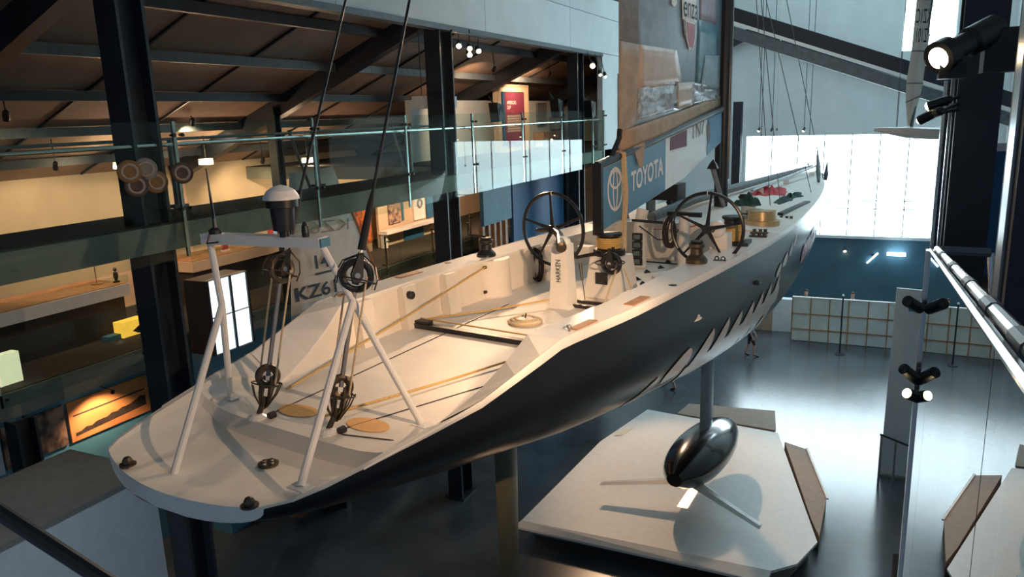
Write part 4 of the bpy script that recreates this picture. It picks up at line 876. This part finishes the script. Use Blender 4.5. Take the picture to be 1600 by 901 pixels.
def leaf(s, z0, z1, w, lean):
    n = 8; L_, R_ = [], []
    for i in range(n+1):
        u = i/n; z = z0+(z1-z0)*u; wd = w*(math.sin(math.pi*min(1, .12+.88*u))**.6)*(1-.25*u)
        c_ = s+lean*u**1.4; L_.append((c_-wd*.5, z)); R_.append((c_+wd*.5, z))
    decal('fern_leaf', L_, R_, M['fern'])
for s, z1, w in ((5.9, -3.70, .55), (6.75, -3.48, .80), (7.65, -3.40, .66), (8.35, -3.38, .58), (9.0, -3.40, .58), (9.65, -3.38, .58), (10.2, -3.33, .56), (10.75, -3.28, .56), (11.4, -3.22, .5)):
    leaf(s, -4.16-.012*s if s > 7 else z1-.48, z1, w, .25)
decal('fern_stem', [(7.3+.45*i, -3.93+.045*i) for i in range(11)], [(7.5+.45*i, -4.45+.06*i) for i in range(11)], M['fern'])
for s, z1, w in ((11.5, -2.98, .34), (12.0, -2.86, .40), (12.5, -2.74, .30), (12.9, -2.60, .22)): leaf(s-.1, z1-.26, z1, w, .22)
text('lettering', 'enza', (0, 0, 0), (1, 0, 0), (0, 1, 0), 1, M['pink'], hull, 0, warp=lambda u, v: hp(14.0+2.3*u, -3.50+.28*u+.42*v, .02), bold=.02)
MB().bb(hp(9.9, -3.05)+V((-.04, -.07, -.03)), hp(9.9, -3.05)+V((.04, .07, .03))).build('hull_vent', M['black'], hull)
# the cables that carry the yacht

# ================================================================== loose things on deck
def crumple(name, label, cat, c, rx, ry, h, m_, seed):
    random.seed(seed); n, k = 22, 9; rows = []; ph = [random.uniform(0, 6.28) for _ in range(8)]
    for i in range(k+1):
        u = i/k; row = []
        for j in range(n+1):
            a = 2*math.pi*(j % n)/n; w = 1+.16*math.sin(3*a+ph[0])+.10*math.sin(7*a+ph[1]+u*3)
            z = h*(1-u**2.2)*(.75+.35*math.sin(2*a+ph[2]+u*5)+.25*math.sin(5*a+ph[3]-u*6)); z = max(.01, z) if u < 1 else 0
            row.append(c+BF*(rx*u*w*math.cos(a))+BS*(ry*u*w*math.sin(a))+V((0, 0, z)))
        rows.append(row)
    return tag(MB().grid(rows).build(name, m_, None, smooth=True), label, cat)
crumple('red_cloth', 'crumpled red cloth lying on the foredeck', 'cloth', B(16.9, .35, -2.24), 1.0, .5, .19, M['redcloth'], 3)
crumple('green_sailbag', 'long dark green sail bag beside the red cloth', 'bag', B(16.2, 1.05, -2.30), 1.5, .26, .15, M['greencloth'], 5)
crumple('green_cloth', 'bunched dark green cloth on a stand by the gold drum', 'cloth', B(12.75, 1.05, -2.02), .30, .26, .22, M['greencloth'], 8)
t = thing('cloth_stand', 'pale cylinder carrying the bunched green cloth', 'stand', B(12.75, 1.05, -2.34))
MB().lathe(B(12.75, 1.05, -2.34), (0, 0, 1), [(.20, 0), (.20, .03), (.15, .05), (.15, .30), (.18, .32)], 18).build('drum', M['bluegrey'], t, smooth=True)
MB().torus(B(12.75, 1.05, -2.2), (0, 0, 1), .155, .015, 18, 5).build('band', M['carbon'], t)
t = thing('equipment_case', 'dark equipment case on deck left of the mast', 'case', B(13.0, -.9, -2.25))
c = B(13.0, -1.0, -2.29); MB().box(c+V((0, 0, .48)), (.9, .5, .36), (BS, BF, V((0, 0, 1)))).build('body', M['carbon'], t)
for k in (-.3, .3): MB().box(c+BS*k+V((0, 0, .15)), (.06, .4, .3), (BS, BF, V((0, 0, 1)))).build('leg', M['grey_steel'], t)
MB().box(c+V((0, 0, .68)), (.2, .3, .05), (BS, BF, V((0, 0, 1)))).build('handle', M['white'], t)

# ================================================================== platform under the bulb
PT = -9.12
t = thing('bulb_platform', 'large white faceted plinth under the keel bulb', 'plinth', (-3.6, 18, FZ))
poly = [(-5.94, 22.2), (-2.0, 21.75), (-.58, 16.1), (-.9, 15.1), (-1.35, 14.65), (-6.85, 14.6), (-6.55, 19.4)]
MB().prism([(x, y, PT) for x, y in poly], (0, 0, -.06)).build('top', M['white'], t)
MB().prism([(x*.94-.2, 18+(y-18)*.92, FZ) for x, y in poly], (0, 0, PT-.06-FZ)).build('base', M['greytop'], t)
MB().prism([(-6.98, 14.45, PT-.1), (-1.4, 14.35, PT-.1), (-1.35, 14.65, PT), (-6.85, 14.6, PT)], (0, 0, -.05)).build('front_lip', M['white'], t)
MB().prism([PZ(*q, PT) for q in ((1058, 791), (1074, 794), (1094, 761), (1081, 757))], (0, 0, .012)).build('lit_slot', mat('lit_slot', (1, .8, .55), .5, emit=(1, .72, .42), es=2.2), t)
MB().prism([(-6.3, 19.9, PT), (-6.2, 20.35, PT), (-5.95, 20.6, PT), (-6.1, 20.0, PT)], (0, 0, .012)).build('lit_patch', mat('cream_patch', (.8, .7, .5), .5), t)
t = thing('side_plinth', 'low brown plinth behind the white faceted plinth', 'plinth', (-3.6, 22.9, FZ))
MB().prism([(-5.0, 22.3, FZ), (-2.1, 22.0, FZ), (-2.3, 23.5, FZ), (-4.85, 23.2, FZ)], (0, 0, .42)).build('body', M['brownbox'], t)
MB().prism([(-5.02, 22.28, FZ+.42), (-2.08, 21.98, FZ+.42), (-2.28, 23.52, FZ+.42), (-4.87, 23.22, FZ+.42)], (0, 0, .03)).build('top', M['brownbox'], t)
t = thing('side_plinth', 'low brown plinth at the right of the white faceted plinth', 'plinth', (-.6, 19, FZ))
pp = [PZ(*q, FZ+.40) for q in ((1226, 690), (1259, 701), (1291, 780), (1280, 838), (1268, 812))]
MB().prism([(p_.x, p_.y, FZ) for p_ in pp], (0, 0, .40)).build('body', M['brownbox'], t)
MB().prism([pp[1], pp[1]+V((.05, 0, 0)), pp[2]+V((.05, 0, 0)), pp[2]], (0, 0, .04)).build('edge_strip', M['white'], t)

# ================================================================== far end: screened ramp, people
t = thing('screened_ramp', 'ramp fenced with translucent white panels in brown frames', 'ramp', (1, 33, FZ))
x0, x1, nx = -2.7, 4.5, 10; dx = (x1-x0)/nx; zs_ = [-7.72, -8.42, -9.08, FZ]
for i in range(nx):
    for j in range(3):
        a, b = zs_[j+1]+.02, zs_[j]-.02
        MB().bb((x0+dx*i+.02, 32.99, a), (x0+dx*(i+1)-.02, 33.01, b)).build('panel', M['screenpanel'], t)
for i in range(nx+1): MB().bb((x0+dx*i-.022, 32.96, FZ), (x0+dx*i+.022, 33.04, -7.72)).build('upright', M['wood'], t)
for z in zs_[:3]: MB().bb((x0, 32.96, z-.022), (x1, 33.04, z+.022)).build('rail', M['wood'] if z < -7.8 else M['white'], t)
MB().prism([(x0, 33.1, FZ), (x0, 34.5, FZ), (x1, 34.5, FZ), (x1, 33.1, FZ)], (0, 0, .25)).build('deck', M['greytop'], t)
t = thing('thin_pole', 'thin dark pole standing before the screened ramp', 'pole', (-.75, 31.6, FZ))
MB().tube([(-.75, 31.6, FZ), (-.75, 31.6, -7.25)], .03, 8).build('shaft', M['steel'], t); MB().lathe((-.75, 31.6, FZ), (0, 0, 1), [(.18, 0), (.18, .03), (.03, .04)], 14).build('foot', M['steel'], t); MB().lathe((-.75, 31.6, -7.26), (0, 0, 1), [(.03, 0), (.05, .04), (.02, .08)], 10).build('tip', M['white'], t)
t = thing('low_wall', 'low pale wall with an ochre end left of the ramp', 'wall', (-4, 34.4, FZ))
MB().bb((-5.6, 34.2, FZ), (-3.6, 34.6, FZ+1.45)).build('ochre_end', M['brownbox'], t); MB().bb((-3.6, 34.2, FZ), (-2.75, 34.6, FZ+1.45)).build('pale_end', M['bluegrey'], t)
for i, (x, z, L_) in enumerate(((.2, -6.35, .5), (-.9, -6.2, .1), (1.1, -6.3, .5))):
    t = thing('wall_lamp', ['slanted tube lamp on the teal base wall', 'tiny warm lamp on the teal base wall', 'rectangular lamp on the teal base wall'][i], 'lamp', (x, 35.9, z), 'lamps on the teal wall')
    if i == 0: MB().tube([(x-.2, 35.85, z-.35), (x+.2, 35.85, z+.1)], .03, 6).build('tube', M['window'], t)
    elif i == 1: MB().lathe((x, 35.85, z), (0, 0, -1), [(.03, 0), (.06, .03), (.06, .05)], 10).build('bulb', M['glow'], t)
    else: MB().bb((x-.35, 35.6, z), (x+.35, 35.9, z+.1)).build('diffuser', M['window'], t)
    MB().bb((x-.05, 35.86, z-.05), (x+.05, 35.98, z+.05)).build('bracket', M['steel'], t)
def person(label, loc, face, shirt, legs, stride=.12, arm=.1):
    loc = V(loc); f = V((math.sin(face), math.cos(face), 0)); r_ = V((f.y, -f.x, 0))
    def L(a, b, z): return f*a+r_*b+V((0, 0, z))
    vs = [L(0, 0, .93), L(0, 0, 1.15), L(0, 0, 1.38), L(.01, 0, 1.48), L(.02, 0, 1.56), L(.03, 0, 1.66), L(.02, 0, 1.75)]
    rs = [.15, .135, .15, .065, .06, .095, .075]; es = [(0, 1), (1, 2), (2, 3), (3, 4), (4, 5), (5, 6)]
    for sg in (-1, 1):
        n = len(vs); st = stride*sg
        vs += [L(st*.3, .10*sg, .86), L(st+.04, .10*sg, .48), L(st*1.7-.04, .10*sg, .09), L(st*1.7+.06, .10*sg, .04), L(st*1.7+.17, .11*sg, .03)]
        rs += [.095, .06, .042, .04, .032]; es += [(0, n), (n, n+1), (n+1, n+2), (n+2, n+3), (n+3, n+4)]
        n = len(vs); vs += [L(0, .19*sg, 1.40), L(-.02-st*.4, .23*sg, 1.12), L(.10-st*.6, .23*sg, .88), L(.13-st*.6, .22*sg, .80)]; rs += [.058, .043, .032, .034]
        es += [(2, n), (n, n+1), (n+1, n+2), (n+2, n+3)]
        n = len(vs)
        for k in range(4): vs += [L(.14-st*.6+(k-1.5)*.022, .215*sg, .74), L(.15-st*.6+(k-1.5)*.022, .20*sg, .69)]; rs += [.010, .009]; es += [(n-1, n+2*k), (n+2*k, n+2*k+1)]
        k = len(vs); vs += [L(.18-st*.6, .20*sg, .77), L(.20-st*.6, .19*sg, .73)]; rs += [.011, .010]; es += [(n-1, k), (k, k+1)]
    me = bpy.data.meshes.new('p'); me.from_pydata(vs, es, []); o = bpy.data.objects.new('p', me); COL.objects.link(o)
    o.modifiers.new('k', 'SKIN'); sv = me.skin_vertices[0].data
    for i, r2 in enumerate(rs): sv[i].radius = (r2, r2); sv[i].use_root = (i == 0)
    o.modifiers.new('s', 'SUBSURF').levels = 1
    m2 = bpy.data.meshes.new_from_object(o.evaluated_get(bpy.context.evaluated_depsgraph_get())); bpy.data.objects.remove(o)
    t = bpy.data.objects.new('person', m2); COL.objects.link(t); t.location = loc; WL[t.name] = loc; m2.name = 'person'
    for m_ in (M['skin'], shirt, legs, M['black']): m2.materials.append(m_)
    for p_ in m2.polygons:
        c = p_.center; side = abs(c.dot(r_)); p_.use_smooth = True
        p_.material_index = 3 if c.z < .10 else 2 if (.50 < c.z < .98 and side < .18) else 1 if (.95 < c.z < 1.49 and (side < .17 or c.z > 1.15)) else 0
    tag(t, label, 'person')
    h = MB(); hc = loc+L(.0, 0, 1.685); rows = []
    for i in range(7):
        a = math.pi/2*i/6; rows.append([hc+f*(.105*math.cos(a)*math.cos(u)-.012)+r_*(.098*math.cos(a)*math.sin(u))+V((0, 0, .125*math.sin(a)-.02*(1-math.cos(u)))) for u in [2*math.pi*k/14 for k in range(15)]])
    h.grid(rows).build('hair', M['hair'], t, smooth=True)
    for sg in (-1, 1): MB().lathe(loc+L(.115, .035*sg, 1.665), f, [(.012, 0), (.008, .012)], 8).build('eye', M['hair'], t)
    MB().add([loc+L(.115, -.012, 1.625), loc+L(.115, .012, 1.625), loc+L(.145, 0, 1.63), loc+L(.115, 0, 1.67)], [(0, 1, 2), (1, 3, 2), (3, 0, 2)]).build('nose', M['skin'], t)
    return t
person('person in dark shorts walking beyond the keel strut', PZ(1172, 556, FZ), rad(80), M['greyc'], M['navy'], .10)
person('person with bare legs walking beneath the hull', PZ(1046, 606, FZ), rad(-70), M['white'], M['white'], .16)
person('dark haired person behind the left end of the screened ramp', (-2.25, 33.85, FZ+.25), rad(180), M['navy'], M['navy'], .03)
person('dark haired person behind the second part of the screened ramp', (-.45, 33.85, FZ+.25), rad(170), M['greyc'], M['navy'], .03)

# ================================================================== white sail dinghy under the walkway
t = thing('sail_dinghy', 'small dinghy with a white sail marked KZ 61 behind the port side', 'dinghy', (-12.0, 13, FZ))
XS = -12.0
cs = [PX(*p_, XS) for p_ in ((455, 520), (622, 520), (560, 318), (520, 240), (450, 240))]
rows = []
for i in range(9):
    u = i/8; pl = PX(456-4*u, 520-250*u, XS); edge = [(617, 520), (604, 468), (583, 416), (561, 364), (540, 312), (520, 260)]
    e = u*5; k = min(4, int(e)); ex = edge[k][0]+(edge[k+1][0]-edge[k][0])*(e-k); ey = 520-260*u
    pr = PX(ex, ey, XS); rows.append([pl+(pr-pl)*(j/8)+V((.10*math.sin(math.pi*j/8), 0, 0)) for j in range(9)])
o = MB().grid(rows).build('sail', M['white_sail'], t, smooth=True); md = o.modifiers.new('s', 'SOLIDIFY'); md.thickness = .008
def zx(px, py): return PX(px, py, XS+.135)
def stext(body, a, b, top, m_, mirror=False, bold=.0):
    p0, p1, p2 = zx(*a), zx(*b), zx(*top); xd = p1-p0
    return text('lettering', body, p1 if mirror else p0, -xd if mirror else xd, p2-p0, (p2-p0).length, m_, o, 0, w=xd.length, bold=bold)
stext('KZ61', (464, 472), (527, 456), (461, 450), M['print_black'], bold=.02); stext('14', (494, 420), (516, 416), (491, 399), M['print_black'], bold=.02)
a, b = zx(494, 430), zx(518, 424); MB().prism([a, b, b+V((0, 0, .05)), a+V((0, 0, .05))], (.006, 0, 0)).build('underline', M['print_black'], o)
stext('KZ6', (484, 366), (545, 358), (484, 347), M['print_grey'], True)
lp = PX(455, 520, XS); rp = PX(617, 520, XS)
MB().tube([(XS, rp.y+.05, FZ+.5), (XS, rp.y+.05, rp.z), PX(583, 416, XS)+V((0, .05, 0)), PX(540, 312, XS)+V((0, .05, 0))], .04, 8).build('mast', M['wood'], t)
rows = []
for i in range(9):
    u = i/8; w = .75*math.sin(math.pi*min(1, .25+.75*u))**.7 if u < 1 else .02; y = lp.y-.6+(rp.y+1.6-lp.y)*u
    rows.append([V((XS+w*x, y, FZ+1.0+z+.15*u)) for x, z in ((1, .0), (.9, -.3), (.5, -.48), (0, -.55), (-.5, -.48), (-.9, -.3), (-1, 0), (-.5, .02), (0, .04), (.5, .02), (1, 0))])
MB().grid(rows).build('hull', M['wood'], t, smooth=True)
for k in (.25, .75): MB().bb((XS-.4, lp.y+(rp.y-lp.y)*k-.1, FZ), (XS+.4, lp.y+(rp.y-lp.y)*k+.1, FZ+.62)).build('cradle', M['black'], t)

# ================================================================== right hand side
GY = 7.2
sbox('floor_right', (.45, 2.4, UZ-.4), (4.6, GY, UZ), M['carpet'], 'dark gallery floor on the right')
sbox('floor_near', (.13, -3, UZ-.4), (4.6, 2.4, UZ), M['carpet'], 'dark gallery floor beside the camera')
ibeam('column', .585, 6.0, UZ, 2.6, .25, .3, 'broad dark column on the right gallery under the projector', group='right columns')
ibeam('column', .62, 3.0, UZ, 2.6, .42, .3, 'dark column at the right edge of view', group='right columns')
for i, (px, yy, w) in enumerate(((1463, 6.9, .05), (1474, 6.3, .04))):
    c = PY(px, 300, yy)
    t = thing('slim_post', ['slim post with a bright edge furthest left of the right columns', 'slim post with a bright edge beside the broad column'][i], 'post', (c.x, yy, UZ), 'slim bright posts')
    MB().bb((c.x-.012, yy-.02, UZ), (c.x+.012, yy+.02, .15)).build('edge_strip', M['chrome'], t); MB().bb((c.x+.012, yy-.02, UZ), (c.x+.05, yy+.2, .15)).build('post', M['steel'], t)  # chrome strip stands for light reflecting on the post edge
MB_ = MB().bb((.40, 2.93, UZ), (.415, 3.05, 2.6)); tag(MB_.build('bright_strip', M['chrome']), 'bright metal edge strip of the rightmost column', 'strip')  # light reflecting along the column edge, built as a chrome strip
t = thing('cross_rail', 'short horizontal dark rail between the right columns', 'railing', (.6, 5.4, -1.0))
a, b = PY(1470, 391, 5.5), PY(1548, 395, 5.5); MB().tube([a, b], .03, 8).build('tube', M['grey_steel'], t); MB().tube([b, b+V((.05, 0, UZ-b.z))], .02, 6).build('leg', M['chrome'], t); MB().tube([a+V((.03, 0, 0)), V((a.x+.03, a.y, UZ))], .02, 6).build('leg', M['steel'], t)
t = thing('blue_cabinet', 'blue panel with a white cap between the right columns', 'cabinet', (1.1, 7.0, UZ))
a, b = PY(1546, 235, 7.0), PY(1566, 330, 7.0); MB().bb((a.x-.1, 6.9, UZ), (b.x+.3, 7.1, a.z)).build('body', M['blue'], t); MB().bb((a.x-.12, 6.88, a.z), (b.x+.32, 7.12, a.z+.06)).build('cap', M['white'], t)
# near balustrade beside the camera
t = thing('near_balustrade', 'glass balustrade with a steel handrail at the right edge', 'balustrade', (.12, 1.2, UZ-.4))
def rz(y): return -.296+(1.71-y)*.127      # the top edge climbs towards the camera
def gx(y): return .12-(1.86-y)*.036
for a, b in ((.2, .508), (.512, 1.358), (1.362, 1.86)):
    MB().prism([(gx(a), a, UZ-.4), (gx(b), b, UZ-.4), (gx(b), b, rz(b)), (gx(a), a, rz(a))], (.006, 0, 0)).build('glass_pane', M['nearglass'], t)
MB().tube([(gx(.2)+.003, .2, rz(.2)+.002), (gx(1.86)+.003, 1.86, rz(1.86)+.002)], .004, 6).build('glass_edge', M['chrome'], t)
MB().tube([(gx(y)+.016, y, rz(y)+.004) for y in (.2, 1.0, 1.9)], .006, 10).build('handrail', M['chrome'], t)
for y in (.40, .52, .72, .95, 1.25, 1.6): MB().tube([(gx(q)+.016, q, rz(q)+.004) for q in (y-.03, y+.03)], .007, 10).build('rail_sleeve', M['grey_steel'], t)
for y in (.62, 1.25, 1.8): MB().tube([(gx(y)+.016, y, rz(y)), (gx(y)+.016, y, UZ)], .005, 6).build('baluster', M['steel'], t)
MB().bb((.115, 1.86, UZ-.4), (.14, 1.885, -.315)).build('end_post', M['chrome'], t)
# miniature lamps clipped to the end of the near glass
def mini(label, px, py, dx, dy, lit):
    c = PY(px, py, 1.80); e = PY(px+dx, py+dy, 1.84); d_ = (c-e).normalized(); tt = thing('clip_lamp', label, 'lamp', e, 'clip lamps on the near glass')
    MB().lathe(e, d_, [(.011, 0), (.0125, .004), (.0125, (c-e).length), (.010, (c-e).length)], 12).build('barrel', M['black'], tt)
    MB().lathe(c, d_, [(.0105, -.001), (.0105, .001), (.004, .003)], 12).build('lens', M['glow'] if lit else M['carbon'], tt)
    MB().tube([e, V((.113, 1.855, e.z))], .006, 6).build('clip', M['black'], tt)
mini('unlit small lamp highest on the white board edge', 1418, 470, 20, 12, False); mini('unlit small lamp above the glowing one', 1412, 576, 22, 18, False); mini('glowing small lamp clipped to the near glass', 1417, 614, 28, 12, True)
t = thing('clip_bracket', 'small grey bracket plate on the near glass edge', 'bracket', PY(1440, 590, 1.84))
a = PY(1440, 590, 1.84); MB().box(a, (.02, .006, .045)).build('plate', M['grey_steel'], t); MB().tube([a, V((.113, 1.86, a.z))], .005, 6).build('arm', M['black'], t)
# near dark rail at lower left
t = thing('near_rail', 'out of focus black rail crossing the lower left corner', 'rail', ray(80, 850)*.8)
MB().tube([ray(-400, 545)*.8, ray(0, 800)*.8, ray(165, 907)*.8, ray(420, 1075)*.8], .0085, 10).build('tube', M['black'], t)
MB().tube([ray(420, 1075)*.8, ray(420, 1075)*.8+V((0, -.1, -.7))], .01, 8).build('post', M['black'], t)
# projector and lamps on the broad column
c = PY(1468, 90, 4.6); e = PY(1560, 42, 4.9); d_ = (c-e).normalized()
t = thing('stage_projector', 'large black stage projector at the top right', 'projector', e)
L_ = (c-e).length; MB().lathe(e, d_, [(.05, 0), (.075, .03), (.075, L_*.5), (.06, L_*.55), (.06, L_*.8), (.085, L_*.85), (.085, L_*1.02), (.07, L_*1.02)], 20).build('barrel', M['black'], t, smooth=True)
MB().lathe(c-d_*.01, d_, [(.055, 0), (.055, .02), (.02, .03)], 16).build('lens', M['glow'], t)
MB().box(c-d_*.1+V((0, 0, -.1)), (.12, .16, .08)).build('shutter_box', M['black'], t); MB().box(e+V((.04, 0, -.12)), (.2, .2, .22)).build('power_unit', M['black'], t)
MB().tube([e+V((0, .1, -.05)), (e.x-.05, 5.84, e.z-.02)], .025, 6).build('yoke', M['black'], t)
light('lamp_light', 'SPOT', c+d_*.06, B(5.0, .0, -3.0), 850, (1.0, .65, .39), .05, 40, .6, t)
for i, (px, py) in enumerate(((1450, 166), (1453, 178), (1437, 188))):
    c = PY(px, py, 5.2); spot(['upper lamp of the trio under the projector', 'middle lamp of the trio under the projector', 'lowest lamp of the trio under the projector'][i], c, B((1.7, 9.6, 4.2)[i], (-.2, 0, 0)[i], (-1.9, -1.5, -3)[i]), .028, .13, rodtop=(.47, 5.87, c.z+.05), energy=(480, 1000, 520)[i], angle=(50, 62, 50)[i], group='lamps under the projector')
# white tower, box and railing on the floor
t = thing('white_board', 'tall white board standing on the hall floor at right', 'board', (1.1, 21, FZ))
MB().prism([(.72, 21, -4.53), (1.46, 21, -4.56), (1.42, 21, FZ), (.66, 21, FZ)], (0, .12, 0)).build('panel', M['wall'], t)
MB().bb((1.02, 20.985, -5.1), (1.18, 21, -4.85)).build('blue_mark', M['blue2'], t); MB().bb((.66, 20.9, FZ), (1.46, 21.2, FZ+.06)).build('base', M['greytop'], t)
t = thing('floor_railing', 'low railing beside the white board', 'railing', (.9, 20.4, FZ))
for x in (.62, .95, 1.3): MB().tube([(x, 20.3, FZ), (x, 20.3, -8.2-.3*(x-.62))], .03, 6).build('post', M['chrome'], t)
MB().tube([(.58, 20.3, -8.18), (1.34, 20.3, -8.42)], .03, 6).build('rail', M['steel'], t)
t = thing('info_box', 'beige sloping box below the glowing small lamp', 'box', (1.1, 15, FZ))
a, b = PY(1427, 668, 14), PY(1453, 748, 14)
MB().bb((a.x, 14, b.z), (b.x, 14.3, a.z)).build('body', M['brownbox'], t); MB().bb((a.x+.08, 14.1, FZ), (b.x-.05, 14.2, b.z)).build('post', M['white'], t)
# hanging dinghy with mirrored sail number
t = thing('hanging_dinghy', 'small white dinghy with a narrow sail hanging at upper right', 'dinghy', PY(1420, 200, 18))
pl, pr = PY(1366, 201, 18), PY(1500, 206, 18); rows = []
for i in range(9):
    u = i/8; w = .04+.5*math.sin(math.pi*min(1, u*.7+.02)); c = pl+(pr-pl)*u
    rows.append([c+V((0, w*x, z*(.3+.7*min(1, u*2.5)))) for x, z in ((1, .05), (.85, -.08), (.4, -.15), (0, -.17), (-.4, -.15), (-.85, -.08), (-1, .05), (0, .07), (1, .05))])
MB().grid(rows).build('hull', M['white'], t, smooth=True)
sq = [(1440, -30), (1466, -30), (1451, 60), (1446, 130), (1424, 178), (1417, 198), (1415, 150), (1424, 80)]
L_ = [PY(*p_, 18) for p_ in ((1437, -40), (1432, 0), (1424, 80), (1416, 130), (1415, 160), (1417, 196))]; R_ = [PY(*p_, 18) for p_ in ((1462, -40), (1458, 0), (1448, 80), (1442, 130), (1438, 150), (1422, 196))]
s_ = MB().grid([L_, [a+(b-a)*.5+V((0, -.12, 0)) for a, b in zip(L_, R_)], R_]).build('sail', M['white_sail'], t, smooth=True); md = s_.modifiers.new('s', 'SOLIDIFY'); md.thickness = .01
for k in range(1, 5): MB().tube([L_[k]+V((0, -.05, 0)), (L_[k]+R_[k])/2+V((0, -.14, 0)), R_[k]+V((0, -.02, 0))], .012, 5).build('batten', M['grey_steel'], s_)
for body, y0, y1 in (('KZ1C', 36, 14), ('KZ101', 66, 44)):
    a, b, c = PY(1431, y0, 17.82), PY(1453, y0, 17.82), PY(1433, y1, 17.82); text('lettering', body, b, a-b, c-a, (c-a).length, M['print_black'], s_, 0, w=(b-a).length)
MB().tube([PY(1424, 200, 18), PY(1463, -40, 18), V((PY(1463, -40, 18).x, 18, 8))], .03, 6).build('mast', M['grey_steel'], t)
MB().tube([PY(1400, 200, 18), V((PY(1400, 200, 18).x, 18, 8))], .006, 5).build('hanger', M['grey_steel'], t)
# hanging cables in the hall
for i, (px, yy, zb) in enumerate(((1192, 30, -1.0), (1216, 28, -.75), (1268, 29, -2.0))):
    x_ = PY(px, 150, yy).x; t = thing('hanging_cable', ['thin grey cable left of the hanging white rod', 'white hanging rod ending above the window', 'dark cable down to the bow'][i], 'cable', (x_, yy, zb), 'hanging cables')
    MB().tube([(x_, yy, 8), (x_, yy, zb)], .02 if i == 1 else .01, 6).build('wire', M['white'] if i == 1 else M['steel'], t); MB().lathe((x_, yy, zb-.05), (0, 0, 1), [(.03, 0), (.035, .05), (.01, .1)], 8).build('end_fitting', M['grey_steel'], t)
for i, px in enumerate((1185, 1205, 1255, 1400)):
    c = PY(px, 205, 33.5); spot(['small lamp at the left above the big window', 'second small lamp above the big window', 'third small lamp above the big window', 'small lamp at the right above the big window'][i], c, c+V((-.3, -.6, -1)), .05, .18, rodtop=(c.x, 33.5, 8), group='lamps above the window', lit=(i != 1))
